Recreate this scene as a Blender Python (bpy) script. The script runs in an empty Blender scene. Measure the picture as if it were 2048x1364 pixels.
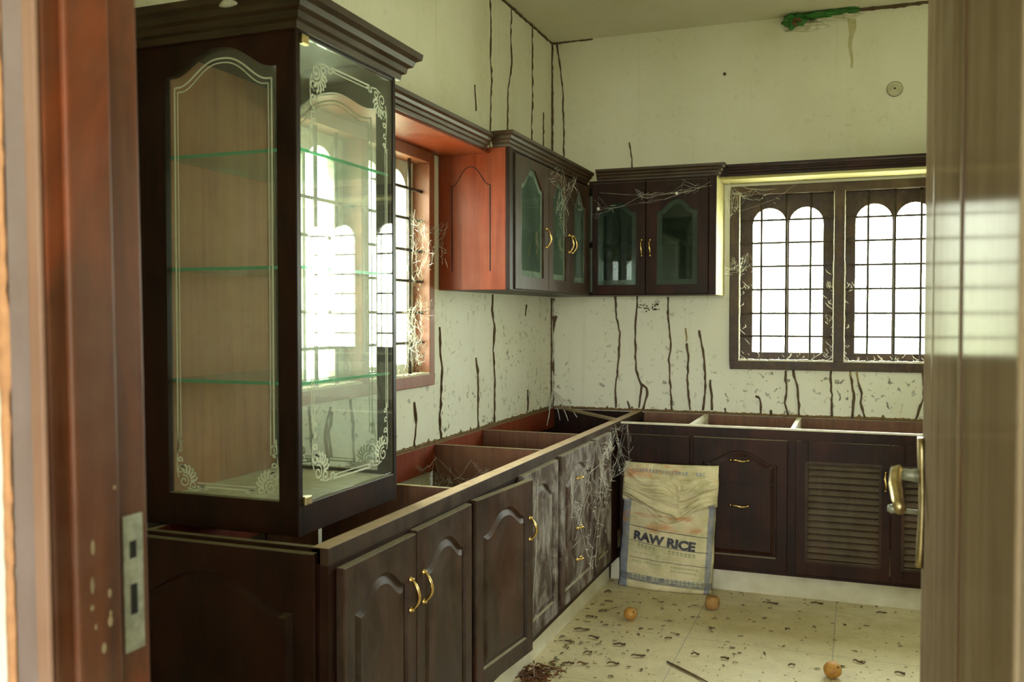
import bpy, bmesh, math, random
from mathutils import Vector, Matrix
random.seed(11)
SC = bpy.context.scene
COL = SC.collection
PI = math.pi

# ------------------------------------------------------------------ camera, sky, light, exposure
cam_d = bpy.data.cameras.new('camera')
cam = bpy.data.objects.new('camera', cam_d); COL.objects.link(cam)
cam_d.sensor_width = 36.0
cam_d.lens = 1828.42 / 2048 * 36.0
cam_d.clip_start = 0.02
cam.location = (1.7371, -5.2539, 1.40)
cam.rotation_euler = (PI/2 - 0.0277, 0.0, 0.3625)
cam_d.dof.use_dof = True
cam_d.dof.focus_distance = 3.9
cam_d.dof.aperture_fstop = 5.0
SC.camera = cam

w = bpy.data.worlds.new('sky'); SC.world = w; w.use_nodes = True
nt = w.node_tree; nt.nodes.clear()
tc = nt.nodes.new('ShaderNodeTexCoord'); sx = nt.nodes.new('ShaderNodeSeparateXYZ')
mr = nt.nodes.new('ShaderNodeMapRange'); mr.inputs[1].default_value = -0.5; mr.inputs[2].default_value = 0.6
rp = nt.nodes.new('ShaderNodeValToRGB')
rp.color_ramp.elements[0].position = 0.0; rp.color_ramp.elements[0].color = (0.58, 0.60, 0.40, 1)
rp.color_ramp.elements[1].position = 1.0; rp.color_ramp.elements[1].color = (0.90, 0.97, 1.0, 1)
e = rp.color_ramp.elements.new(0.42); e.color = (0.80, 0.86, 0.66, 1)
e = rp.color_ramp.elements.new(0.55); e.color = (0.95, 1.0, 0.97, 1)
bg = nt.nodes.new('ShaderNodeBackground'); bg.inputs[1].default_value = 22.0
wo = nt.nodes.new('ShaderNodeOutputWorld')
nt.links.new(tc.outputs['Generated'], sx.inputs[0]); nt.links.new(sx.outputs[2], mr.inputs[0])
nt.links.new(mr.outputs[0], rp.inputs[0]); nt.links.new(rp.outputs[0], bg.inputs[0]); nt.links.new(bg.outputs[0], wo.inputs[0])

def portal(name, loc, rot, sx_, sy_):
    l = bpy.data.lights.new(name, 'AREA'); l.shape = 'RECTANGLE'; l.size = sx_; l.size_y = sy_
    l.cycles.is_portal = True
    o = bpy.data.objects.new(name, l); COL.objects.link(o); o.location = loc; o.rotation_euler = rot
portal('back_window_daylight', (1.90, 0.14, 1.61), (-PI/2, 0, 0), 1.6, 0.98)
portal('left_window_daylight', (-0.14, -2.265, 1.61), (0, -PI/2, 0), 0.98, 1.1)
portal('added_hall_opening_daylight', (2.0, -8.54, 1.6), (PI/2, 0, 0), 1.4, 1.2)  # unseen hall opening, added and placed to light the door jamb

SC.view_settings.view_transform = 'Standard'
SC.view_settings.look = 'None'
SC.view_settings.gamma = 1.0
SC.view_settings.use_curve_mapping = False
SC.view_settings.exposure = 0.98
SC.render.engine = 'CYCLES'
cy = SC.cycles
cy.use_denoising = True
cy.max_bounces = 10; cy.diffuse_bounces = 6; cy.glossy_bounces = 5; cy.transmission_bounces = 6; cy.transparent_max_bounces = 24
cy.caustics_reflective = False; cy.caustics_refractive = False
cy.sample_clamp_indirect = 6.0
cy.use_adaptive_sampling = False

# ------------------------------------------------------------------ helpers
def tag(o, label=None, cat=None, group=None, kind=None):
    if label: o['label'] = label
    if cat: o['category'] = cat
    if group: o['group'] = group
    if kind: o['kind'] = kind
    return o

def wloc(o):
    v = Vector((0, 0, 0))
    while o is not None:
        v = v + o.location; o = o.parent
    return v

def thing(name, loc, label, cat, group=None):
    o = bpy.data.objects.new(name, None); COL.objects.link(o)
    o.location = loc; o.empty_display_size = 0.05
    return tag(o, label, cat, group)

class MB:
    """collects world-space geometry for ONE mesh object"""
    def __init__(s): s.v = []; s.f = []
    def add(s, vs, fs):
        b = len(s.v); s.v += [tuple(p) for p in vs]; s.f += [tuple(b+i for i in f) for f in fs]; return s
    def box(s, x0, y0, z0, x1, y1, z1):
        return s.add([(x0,y0,z0),(x1,y0,z0),(x1,y1,z0),(x0,y1,z0),(x0,y0,z1),(x1,y0,z1),(x1,y1,z1),(x0,y1,z1)],
                     [(0,3,2,1),(4,5,6,7),(0,1,5,4),(1,2,6,5),(2,3,7,6),(3,0,4,7)])
    def fbox(s, F, u0, v0, w0, u1, v1, w1):
        return s.add([F(u0,v0,w0),F(u1,v0,w0),F(u1,v1,w0),F(u0,v1,w0),F(u0,v0,w1),F(u1,v0,w1),F(u1,v1,w1),F(u0,v1,w1)],
                     [(0,3,2,1),(4,5,6,7),(0,1,5,4),(1,2,6,5),(2,3,7,6),(3,0,4,7)])
    def loft(s, rings, closed_u=True, cap0=False, cap1=False):
        n = len(rings[0]); vs = [p for r in rings for p in r]; fs = []
        m = n if closed_u else n-1
        for k in range(len(rings)-1):
            for i in range(m):
                j = (i+1) % n
                fs.append((k*n+i, k*n+j, (k+1)*n+j, (k+1)*n+i))
        if cap0: fs.append(tuple(range(n))[::-1])
        if cap1: fs.append(tuple((len(rings)-1)*n+i for i in range(n)))
        return s.add(vs, fs)
    def prism(s, F, poly, w0, w1):
        return s.loft([[F(u,v,w0) for u,v in poly],[F(u,v,w1) for u,v in poly]], True, True, True)
    def tube(s, pts, r, n=6, closed=False):
        pts = [Vector(p) for p in pts]; rings = []
        rr = r if isinstance(r, (list, tuple)) else [r]*len(pts)
        ref = None
        for i, p in enumerate(pts):
            a = pts[max(0,i-1)]; b = pts[min(len(pts)-1,i+1)]
            if closed: a = pts[i-1]; b = pts[(i+1) % len(pts)]
            d = (b-a)
            if d.length < 1e-9: d = Vector((0,0,1))
            d.normalize()
            if ref is None:
                ref = d.cross(Vector((0,0,1)))
                if ref.length < .1: ref = d.cross(Vector((1,0,0)))
            ref = ref - d*ref.dot(d)
            if ref.length < 1e-6: ref = d.orthogonal()
            ref.normalize(); q = d.cross(ref)
            rings.append([p + (ref*math.cos(2*PI*k/n)+q*math.sin(2*PI*k/n))*rr[i] for k in range(n)])
        if closed: rings.append(rings[0])
        return s.loft(rings, True, not closed, not closed)
    def lathe(s, F, prof, n=20):
        # prof: list of (r, w) ; F(u,v,w) local frame centred
        rings = [[F(r*math.cos(2*PI*k/n), r*math.sin(2*PI*k/n), w_) for k in range(n)] for r, w_ in prof]
        return s.loft(rings, True, True, True)

def obj(name, mb, m, parent=None, bevel=0, smooth=False, solid=True, weld=True, origin=None):
    if isinstance(mb, MB):
        me = bpy.data.meshes.new(name); me.from_pydata([tuple(v) for v in mb.v], [], mb.f)
        bm = bmesh.new(); bm.from_mesh(me)
    else:
        bm = mb; me = bpy.data.meshes.new(name)
    if weld: bmesh.ops.remove_doubles(bm, verts=bm.verts, dist=2e-5)
    if solid: bmesh.ops.recalc_face_normals(bm, faces=bm.faces)
    if origin is not None: off = Vector(origin)
    elif parent is not None: off = wloc(parent)
    else:
        xs = [v.co for v in bm.verts]
        off = Vector(((min(v.x for v in xs)+max(v.x for v in xs))/2, (min(v.y for v in xs)+max(v.y for v in xs))/2, min(v.z for v in xs)))
    for v in bm.verts: v.co -= off
    bm.to_mesh(me); bm.free()
    o = bpy.data.objects.new(name, me); COL.objects.link(o)
    if parent is not None: o.parent = parent; o.location = off - wloc(parent)
    else: o.location = off
    me.materials.append(m)
    if smooth:
        for p in me.polygons: p.use_smooth = True
    if bevel:
        b = o.modifiers.new('edge', 'BEVEL'); b.width = bevel; b.segments = 2; b.limit_method = 'ANGLE'; b.angle_limit = math.radians(40)
        b.use_clamp_overlap = True
    return o

def FX(x, sgn=1):   # panel facing +x, u along y, v along z
    return lambda u, v, w_: (x + sgn*w_, u, v)
def FY(y):          # panel facing -y, u along x, v along z
    return lambda u, v, w_: (u, y - w_, v)
def FYp(y):         # panel facing +y
    return lambda u, v, w_: (u, y + w_, v)
def hinge(F, hx, hy, ang):
    c, s_ = math.cos(ang), math.sin(ang)
    def G(u, v, w_):
        x, y, z = F(u, v, w_); dx, dy = x-hx, y-hy
        return (hx + c*dx - s_*dy, hy + s_*dx + c*dy, z)
    return G

# ------------------------------------------------------------------ materials
def new_mat(name):
    m = bpy.data.materials.new(name); m.use_nodes = True
    t = m.node_tree; p = t.nodes['Principled BSDF']
    return m, t, p
def N(t, ty, **kw):
    n = t.nodes.new(ty)
    for k, v in kw.items():
        if isinstance(k, str) and not k.startswith('i_'): setattr(n, k, v)
    return n
def noise(t, vec, scale, detail=4, rough=.55, dist=0):
    n = t.nodes.new('ShaderNodeTexNoise'); n.inputs['Scale'].default_value = scale
    n.inputs['Detail'].default_value = detail; n.inputs['Roughness'].default_value = rough
    n.inputs['Distortion'].default_value = dist
    t.links.new(vec, n.inputs['Vector']); return n.outputs['Fac']
def mapping(t, vec, sc, loc=(0,0,0)):
    n = t.nodes.new('ShaderNodeMapping'); n.inputs['Scale'].default_value = sc; n.inputs['Location'].default_value = loc
    t.links.new(vec, n.inputs['Vector']); return n.outputs[0]
def ramp(t, fac, a, b, c0=(0,0,0,1), c1=(1,1,1,1)):
    n = t.nodes.new('ShaderNodeValToRGB'); n.color_ramp.elements[0].position = a; n.color_ramp.elements[1].position = b
    n.color_ramp.elements[0].color = c0; n.color_ramp.elements[1].color = c1
    t.links.new(fac, n.inputs[0]); return n.outputs[0]
def mix(t, fac, a, b, mode='MIX'):
    n = t.nodes.new('ShaderNodeMix'); n.data_type = 'RGBA'; n.blend_type = mode
    for s_, val in ((n.inputs[0], fac), (n.inputs[6], a), (n.inputs[7], b)):
        if isinstance(val, bpy.types.NodeSocket): t.links.new(val, s_)
        elif isinstance(val, (int, float)): s_.default_value = val
        else: s_.default_value = (val[0], val[1], val[2], 1)
    return n.outputs[2]
def math_(t, op, a, b=0.0, clamp=False):
    n = t.nodes.new('ShaderNodeMath'); n.operation = op; n.use_clamp = clamp
    for s_, val in ((n.inputs[0], a), (n.inputs[1], b)):
        if isinstance(val, bpy.types.NodeSocket): t.links.new(val, s_)
        else: s_.default_value = val
    return n.outputs[0]
def pos(t):
    return t.nodes.new('ShaderNodeNewGeometry').outputs['Position']
def nz(t):
    g = t.nodes.new('ShaderNodeNewGeometry'); s_ = t.nodes.new('ShaderNodeSeparateXYZ')
    t.links.new(g.outputs['Normal'], s_.inputs[0]); return s_.outputs[2]
def bump(t, p, h, strength=.2, dist=.002):
    b = t.nodes.new('ShaderNodeBump'); b.inputs['Strength'].default_value = strength; b.inputs['Distance'].default_value = dist
    t.links.new(h, b.inputs['Height']); t.links.new(b.outputs[0], p.inputs['Normal'])

DUST = (0.30, 0.26, 0.17)
def wood(name, c0, c1, rough=.32, grain=(38, 38, 2.2), film=.10, film_col=(0.22, 0.18, 0.14), top=.75, spec=.5, mottled=0.0, coat=0.0, patchy=0.0, top_col=None):
    """varnished timber: long grain, an uneven film of dust and dust lying on whatever faces up"""
    m, t, p = new_mat(name); P = pos(t)
    g = noise(t, mapping(t, P, grain), 1.0, 5, .6, .6)
    g2 = noise(t, mapping(t, P, (grain[0]*.18, grain[1]*.18, grain[2]*.4)), 1.0, 3, .5, .3)
    col = mix(t, ramp(t, g, .3, .72), c0, c1)
    col = mix(t, math_(t, 'MULTIPLY', g2, .5), col, c0)
    if patchy:
        pt = math_(t, 'MULTIPLY', ramp(t, noise(t, mapping(t, P, (5, 5, 2)), 1.0, 4, .6, .5), .45, .70), patchy)
        col = mix(t, pt, col, (c1[0]*1.9, c1[1]*1.35, c1[2]*1.2))
    f1 = ramp(t, noise(t, P, 7, 6, .65), .40, .75)
    film_f = math_(t, 'MULTIPLY', f1, film)
    col = mix(t, film_f, col, film_col)
    rg = math_(t, 'ADD', rough, math_(t, 'MULTIPLY', film_f, .8), True)
    if mottled:
        mm = math_(t, 'MULTIPLY', ramp(t, noise(t, mapping(t, P, (9, 9, 5)), 1.0, 8, .74, .4), .45, .64), mottled)
        col = mix(t, mm, col, (0.38, 0.34, 0.31)); rg = math_(t, 'ADD', rg, math_(t, 'MULTIPLY', mm, .5), True)
    up = math_(t, 'MULTIPLY', ramp(t, nz(t), .45, .9), math_(t, 'MULTIPLY', math_(t, 'ADD', .55, math_(t, 'MULTIPLY', noise(t, P, 22, 5), .9)), top), True)
    col = mix(t, up, col, top_col or DUST)
    rg = math_(t, 'ADD', rg, up, True)
    t.links.new(col, p.inputs['Base Color']); t.links.new(rg, p.inputs['Roughness'])
    p.inputs['Specular IOR Level'].default_value = spec
    if coat: p.inputs['Coat Weight'].default_value = coat; p.inputs['Coat Roughness'].default_value = .12
    bump(t, p, g, .12, .001)
    return m

M = {}
M['dark'] = wood('dark_varnished_wood', (0.007, 0.0023, 0.0012), (0.027, 0.008, 0.0042), .40, film=.07, film_col=(.16,.10,.07), spec=.16, patchy=.5)
M['door'] = wood('dusty_dark_door_wood', (0.014, 0.006, 0.003), (0.044, 0.019, 0.009), .42, film=.22, film_col=(.16,.11,.07), mottled=.06, spec=.18, patchy=.45)
M['door_d'] = wood('very_dusty_door_wood', (0.020, 0.009, 0.006), (0.055, 0.024, 0.015), .48, film=.35, mottled=.75, spec=.2, patchy=.3)
M['rail'] = wood('dusty_front_rail_wood', (0.020, 0.009, 0.005), (0.06, 0.027, 0.015), .5, film=.3, film_col=(.16,.13,.08), spec=.15, top=1.0, top_col=(.50,.37,.25))
M['red'] = wood('red_varnished_wood', (0.14, 0.018, 0.005), (0.27, 0.046, 0.013), .38, film=.16, film_col=(0.30, 0.15, 0.08), spec=.25)
M['carcass'] = wood('bare_red_brown_wood', (0.10, 0.035, 0.018), (0.22, 0.085, 0.04), .6, film=.25, film_col=(.30,.22,.14), top=.9)
M['crown'] = wood('crown_moulding_wood', (0.020, 0.009, 0.004), (0.07, 0.032, 0.014), .34, grain=(6, 6, 60), film=.12, film_col=(.22,.18,.10), top=.7, spec=.35)
M['ply'] = wood('bare_plywood', (0.24, 0.060, 0.010), (0.46, 0.175, 0.045), .6, grain=(26, 26, 1.0), film=.22, film_col=(.5,.42,.27), top=.3)
M['soffit'] = wood('pale_dusty_soffit_lit_side', (0.42, 0.36, 0.15), (0.60, 0.52, 0.24), .6, grain=(3, 30, 30), film=.4, film_col=(.5,.45,.25), top=.5)
M['winframe'] = wood('window_frame_wood', (0.028, 0.012, 0.006), (0.075, 0.034, 0.018), .4, spec=.3, film=.35, film_col=(.25,.2,.13), top=.9)
M['winframe_red'] = wood('red_window_frame_wood', (0.20, 0.055, 0.022), (0.34, 0.11, 0.045), .4, film=.35, film_col=(.35,.26,.2), top=.9)
M['jamb'] = wood('red_brown_jamb_wood', (0.050, 0.014, 0.005), (0.17, 0.050, 0.016), .42, grain=(26, 26, 1.6), film=.22, film_col=(.24,.14,.09), spec=.3, patchy=.7)
M['jamb_face'] = wood('mauve_dusty_sheen_face', (0.17, 0.115, 0.105), (0.24, 0.165, 0.15), .5, grain=(20, 20, 1.2), film=.4, film_col=(.30,.24,.24), spec=.4)  # jamb wood with dust film; bluish hall reflection put into the colour
M['jamb_bead'] = wood('lit_frame_bead', (0.20, 0.095, 0.06), (0.33, 0.18, 0.12), .45, grain=(20, 20, 1.2), film=.4, film_col=(.34,.22,.17), spec=.4)  # lighter copy of the jamb wood, light on the bead painted in
M['leaf'] = wood('glossy_door_leaf_wood', (0.15, 0.10, 0.06), (0.28, 0.205, 0.13), .16, grain=(16, 16, 1.0), film=.3, film_col=(.32,.26,.19), spec=.05)
def low_gloss(m, fac):
    t = m.node_tree; p = t.nodes['Principled BSDF']; out = [n for n in t.nodes if n.type == 'OUTPUT_MATERIAL'][0]
    p.inputs['Specular IOR Level'].default_value = 0.0
    g = t.nodes.new('ShaderNodeBsdfGlossy'); g.inputs['Roughness'].default_value = .13; g.inputs[0].default_value = (1, .97, .85, 1)
    mx = t.nodes.new('ShaderNodeMixShader'); mx.inputs[0].default_value = fac
    t.links.new(p.outputs[0], mx.inputs[1]); t.links.new(g.outputs[0], mx.inputs[2]); t.links.new(mx.outputs[0], out.inputs[0])
low_gloss(M['leaf'], .035)
M['leaf_groove'] = wood('red_groove_wood', (0.09, 0.022, 0.008), (0.18, 0.05, 0.02), .4, film=.1, spec=.04)

def plaster(name, base=(0.79, 0.765, 0.67), speck=1.0):
    m, t, p = new_mat(name); P = pos(t)
    col = mix(t, ramp(t, noise(t, P, 1.7, 5, .6), .35, .7), base, tuple(c*.90 for c in base[:2]) + (base[2]*.82,))
    # yellowish damp patches
    damp = math_(t, 'MULTIPLY', ramp(t, noise(t, mapping(t, P, (1.2, 1.2, .8), (3, 1, 7)), 1.6, 6, .65), .55, .8), .35)
    col = mix(t, damp, col, (0.50, 0.46, 0.22))
    # faint run-down streaks
    st = math_(t, 'MULTIPLY', ramp(t, noise(t, mapping(t, P, (16, 16, .5)), 1.0, 4, .6), .60, .74), .20)
    col = mix(t, st, col, (0.40, 0.37, 0.22))
    # mould and dirt specks, more of them low down
    s_ = t.nodes.new('ShaderNodeSeparateXYZ'); t.links.new(P, s_.inputs[0])
    low = ramp(t, s_.outputs[2], .3, .9, (1,1,1,1), (0,0,0,1))
    n = t.nodes.new('ShaderNodeMapRange'); n.inputs[1].default_value = .8; n.inputs[2].default_value = 2.0; n.inputs[3].default_value = 1.0; n.inputs[4].default_value = .12
    t.links.new(s_.outputs[2], n.inputs[0])
    sp = ramp(t, noise(t, P, 32, 3, .5, .6), .60, .645)
    patch = ramp(t, noise(t, P, 3.5, 3), .42, .62)
    f = math_(t, 'MULTIPLY', math_(t, 'MULTIPLY', sp, patch), math_(t, 'MULTIPLY', n.outputs[0], speck), True)
    col = mix(t, f, col, (0.13, 0.12, 0.085))
    t.links.new(col, p.inputs['Base Color']); p.inputs['Roughness'].default_value = .85
    bump(t, p, noise(t, P, 40, 5), .15, .002)
    return m
M['plaster'] = plaster('cream_wall_plaster')
M['ceil'] = plaster('ceiling_plaster', (0.68, 0.64, 0.52), .15)
M['whitewash'] = plaster('white_hall_plaster', (0.74, 0.78, 0.78), .1)

def tile(name):
    m, t, p = new_mat(name); P = pos(t)
    b = t.nodes.new('ShaderNodeTexBrick'); b.offset = 0; b.inputs['Scale'].default_value = 1.0
    b.inputs['Brick Width'].default_value = .6; b.inputs['Row Height'].default_value = .6; b.inputs['Mortar Size'].default_value = .003
    b.inputs['Color1'].default_value = (.62,.53,.32,1); b.inputs['Color2'].default_value = (.59,.50,.30,1); b.inputs['Mortar'].default_value = (.38,.34,.24,1)
    t.links.new(mapping(t, P, (1,1,1), (.15,.1,0)), b.inputs['Vector'])
    grime = math_(t, 'MULTIPLY', ramp(t, noise(t, P, 4.5, 7, .7), .42, .72), .55)
    col = mix(t, grime, b.outputs[0], (0.36, 0.29, 0.13))
    s_ = t.nodes.new('ShaderNodeSeparateXYZ'); t.links.new(P, s_.inputs[0])
    spk = math_(t, 'MULTIPLY', ramp(t, noise(t, P, 60, 2, .5, .5), .66, .70), .7)
    col = mix(t, spk, col, (0.15, 0.11, 0.05))
    t.links.new(col, p.inputs['Base Color'])
    t.links.new(math_(t, 'ADD', .32, math_(t, 'MULTIPLY', grime, .6)), p.inputs['Roughness'])
    return m
M['tile'] = tile('cream_floor_tile')

def simple(name, c, rough=.6, metal=0, c2=None, scale=30, bumps=0):
    m, t, p = new_mat(name); P = pos(t)
    col = mix(t, ramp(t, noise(t, P, scale, 5), .35, .7), c, c2 if c2 else tuple(x*.75 for x in c))
    t.links.new(col, p.inputs['Base Color']); p.inputs['Roughness'].default_value = rough; p.inputs['Metallic'].default_value = metal
    if bumps: bump(t, p, noise(t, P, scale*2, 4), .4, bumps)
    return m
M['kick'] = simple('white_kick_tile', (0.66, 0.62, 0.48), .4, 0, (0.52, 0.47, 0.33), 9)
M['brass'] = simple('brass', (0.80, 0.56, 0.22), .25, 1.0, (0.55, 0.36, 0.14), 60)
M['brass_dull'] = simple('aged_brass', (0.62, 0.50, 0.28), .35, 1.0, (0.40, 0.30, 0.14), 50)
M['steel'] = simple('worn_galvanised_steel', (0.42, 0.42, 0.33), .5, .6, (0.25, 0.25, 0.2), 60)
M['black'] = simple('blackened_recess', (0.012, 0.010, 0.010), .9)
M['mud'] = simple('termite_mud', (0.075, 0.045, 0.022), .95, 0, (0.14, 0.085, 0.04), 70, .003)
M['mud_pale'] = simple('pale_old_termite_mud', (0.36, 0.26, 0.10), .95, 0, (0.28, 0.20, 0.08), 70, .002)
M['iron'] = simple('rusty_iron_bar', (0.035, 0.028, 0.022), .7, .2, (0.09, 0.06, 0.04), 40)
M['web'] = simple('dusty_cobweb', (0.72, 0.70, 0.62), .9, 0, (0.5, 0.48, 0.4), 80)
M['dustpile'] = simple('pale_dust', (0.66, 0.62, 0.52), .95, 0, (0.45, 0.40, 0.3), 90, .003)
M['etch'] = simple('etched_glass_pattern', (0.66, 0.70, 0.58), .9, 0, (0.58, 0.62, 0.50), 60)
M['plastic_white'] = simple('yellowed_white_plastic', (0.60, 0.57, 0.42), .45, 0, (0.48, 0.44, 0.3), 40)
M['orange'] = simple('dried_orange_rind', (0.46, 0.23, 0.035), .6, 0, (0.34, 0.14, 0.03), 45, .004)
M['brown_nut'] = simple('brown_dried_rind', (0.36, 0.19, 0.05), .7, 0, (0.22, 0.11, 0.03), 45, .004)
M['litter'] = simple('dead_leaf', (0.075, 0.05, 0.02), .9, 0, (0.16, 0.10, 0.04), 25)
M['litter_red'] = simple('red_brown_dead_leaf', (0.20, 0.085, 0.03), .9, 0, (0.10, 0.045, 0.02), 35)
M['plastic_shiny'] = simple('shiny_white_plastic', (0.85, 0.84, 0.78), .2)
M['green'] = simple('green_plastic_cloth', (0.05, 0.24, 0.03), .5, 0, (0.01, 0.07, 0.01), 18, .004)
M['peel'] = simple('peeling_plaster', (0.80, 0.76, 0.62), .9, 0, (0.42, 0.38, 0.24), 18, .005)
M['ply_edge'] = simple('raw_board_edge', (0.34, 0.24, 0.14), .8, 0, (0.20, 0.15, 0.08), 16)
M['pale_casement'] = simple('flare_pale_casement', (0.70, 0.74, 0.62), .8, 0, (0.55, 0.58, 0.48), 20)  # casement paleness imitates flare from the bright window
M['bright_edge'] = simple('pale_dusty_board_edge', (0.72, 0.66, 0.52), .7, 0, (0.55, 0.48, 0.36), 30)

def glass(name, tint=(1,1,1), refl=.08, dirt=.08, dirt_col=(.6,.62,.5), rough=.02, fres=True):
    m = bpy.data.materials.new(name); m.use_nodes = True; t = m.node_tree; t.nodes.clear()
    out = t.nodes.new('ShaderNodeOutputMaterial')
    tr = t.nodes.new('ShaderNodeBsdfTransparent'); tr.inputs[0].default_value = (*tint, 1)
    gl = t.nodes.new('ShaderNodeBsdfGlossy'); gl.inputs['Roughness'].default_value = rough
    fr = t.nodes.new('ShaderNodeFresnel')
    gb = t.nodes.new('ShaderNodeNewGeometry')
    t.links.new(math_(t, 'ADD', 1.5, math_(t, 'MULTIPLY', gb.outputs['Backfacing'], 1/1.5-1.5)), fr.inputs[0])
    a = t.nodes.new('ShaderNodeMixShader'); t.links.new(fr.outputs[0], a.inputs[0])
    t.links.new(tr.outputs[0], a.inputs[1]); t.links.new(gl.outputs[0], a.inputs[2])
    df = t.nodes.new('ShaderNodeBsdfDiffuse'); df.inputs[0].default_value = (*dirt_col, 1)
    tl = t.nodes.new('ShaderNodeBsdfTranslucent'); tl.inputs[0].default_value = (*dirt_col, 1)
    ds = t.nodes.new('ShaderNodeMixShader'); ds.inputs[0].default_value = .5
    t.links.new(df.outputs[0], ds.inputs[1]); t.links.new(tl.outputs[0], ds.inputs[2])
    P = pos(t)
    f = ramp(t, noise(t, P, 5, 7, .7, .3), .35, .75)
    f = math_(t, 'MULTIPLY', math_(t, 'ADD', .45, f), dirt, True)
    b = t.nodes.new('ShaderNodeMixShader'); t.links.new(f, b.inputs[0])
    t.links.new(a.outputs[0], b.inputs[1]); t.links.new(ds.outputs[0], b.inputs[2])
    t.links.new(b.outputs[0], out.inputs[0])
    return m
M['glass'] = glass('dusty_clear_glass', (.96,.985,.955), dirt=.06, dirt_col=(.62,.62,.52))
M['glass_dust_bloom'] = glass('dusty_bloom_glass', (.96,.985,.955), dirt=.28, dirt_col=(.68,.70,.62))  # extra dirt imitates the window's bloom seen through the rear pane
M['glass_win'] = glass('dusty_window_glass', (.97,1,.96), dirt=.03)
M['glass_shelf'] = glass('green_edged_shelf_glass', (.80,.95,.86), dirt=.05)
M['glass_cab'] = glass('grey_green_cabinet_glass', (.55,.68,.60), dirt=.30, dirt_col=(.34,.45,.38))
M['glass_cab_dark'] = glass('dark_cabinet_glass', (.5,.62,.55), dirt=.07, dirt_col=(.26,.36,.28))
M['glass_dark_border'] = glass('dark_frosted_glass_border', (.4,.5,.42), dirt=.22, dirt_col=(.24,.34,.26), rough=.2)
M['glass_cab_border'] = glass('frosted_cabinet_glass_border', (.4,.55,.45), dirt=.6, dirt_col=(.42,.52,.42), rough=.2)
m, t, p = new_mat('shelf_glass_polished_edge'); p.inputs['Base Color'].default_value = (.12,.62,.38,1); p.inputs['Roughness'].default_value = .15
p.inputs['Transmission Weight'].default_value = .55; p.inputs['IOR'].default_value = 1.45; M['glass_edge'] = m

# ------------------------------------------------------------------ the room
H = 0.845; C = 3.033; W = 3.05; YF = -4.30; YH = -4.435
def struct(name, mb, m, **k):
    o = obj(name, mb, m, **k); o['kind'] = 'structure'; return o
def wall_with_holes(F, u0, v0, u1, v1, holes, th):
    us = sorted(set([u0,u1]+[a for h in holes for a in (h[0],h[2])])); vs = sorted(set([v0,v1]+[a for h in holes for a in (h[1],h[3])]))
    bm = bmesh.new()
    inside = lambda u, v: any(h[0] < u < h[2] and h[1] < v < h[3] for h in holes)
    mb = MB()
    for w_ in (0, -th):
        for i in range(len(us)-1):
            for j in range(len(vs)-1):
                if not inside((us[i]+us[i+1])/2, (vs[j]+vs[j+1])/2):
                    mb.add([F(us[i],vs[j],w_),F(us[i+1],vs[j],w_),F(us[i+1],vs[j+1],w_),F(us[i],vs[j+1],w_)], [(0,1,2,3)])
    for (a, b, c, d) in holes + [(u0,v0,u1,v1)]:
        for (p_, q_) in (((a,b),(c,b)),((c,b),(c,d)),((c,d),(a,d)),((a,d),(a,b))):
            mb.add([F(*p_,0),F(*q_,0),F(*q_,-th),F(*p_,-th)], [(0,1,2,3)])
    return mb
WB = (1.06, 1.10, 2.765, 2.12)      # back window hole x0 z0 x1 z1
WL = (-2.85, 1.10, -1.665, 2.10)    # left window hole y0 z0 y1 z1
struct('floor', MB().box(-2.0, -8.7, -.12, 5.0, 0.2, 0.0), M['tile'])
struct('ceiling', MB().box(-2.0, -8.7, C, 5.0, 0.2, C+.12), M['ceil'])
wall_left = struct('wall_left', wall_with_holes(FX(0), -2.87, 0, .2, C, [WL], .2).box(-.2, YF, 0, -.085, -2.8701, C), M['plaster'])
wall_back = struct('wall_back', wall_with_holes(FY(0), 0.0, 0, W, C, [WB], .2), M['plaster'])
struct('wall_right', MB().box(W, YH, 0, W+.15, .2, C), M['plaster'])
# front wall with the doorway the camera looks through
DX0, DX1 = .79, 1.99
struct('wall_front', MB().box(-.2, YH, 0, DX0, YF, C).box(DX1, YH, 0, W, YF, C).box(DX0, YH, 2.12, DX1, YF, C), M['plaster'])
struct('wall_hall_front', MB().box(-1.65, YH-.012, 0, DX0-.012, YH-.0005, C).box(DX1+.012, YH-.012, 0, 3.5, YH-.0005, C).box(DX0-.012, YH-.012, 2.13, DX1+.012, YH-.0005, C), M['whitewash'])
struct('wall_hall_left_added', MB().box(-1.8, -8.55, 0, -1.65, YH, C), M['whitewash'])  # unseen hall side walls, added to keep the hall dim
struct('wall_hall_back_added', wall_with_holes(FYp(-8.55), -1.8, 0, 3.65, C, [(1.3,1.0,2.7,2.2)], .15), M['whitewash'])  # unseen wall; its opening is added to light the jamb
struct('wall_hall_right_added', MB().box(3.5, -8.55, 0, 3.65, YH, C), M['whitewash'])

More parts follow.
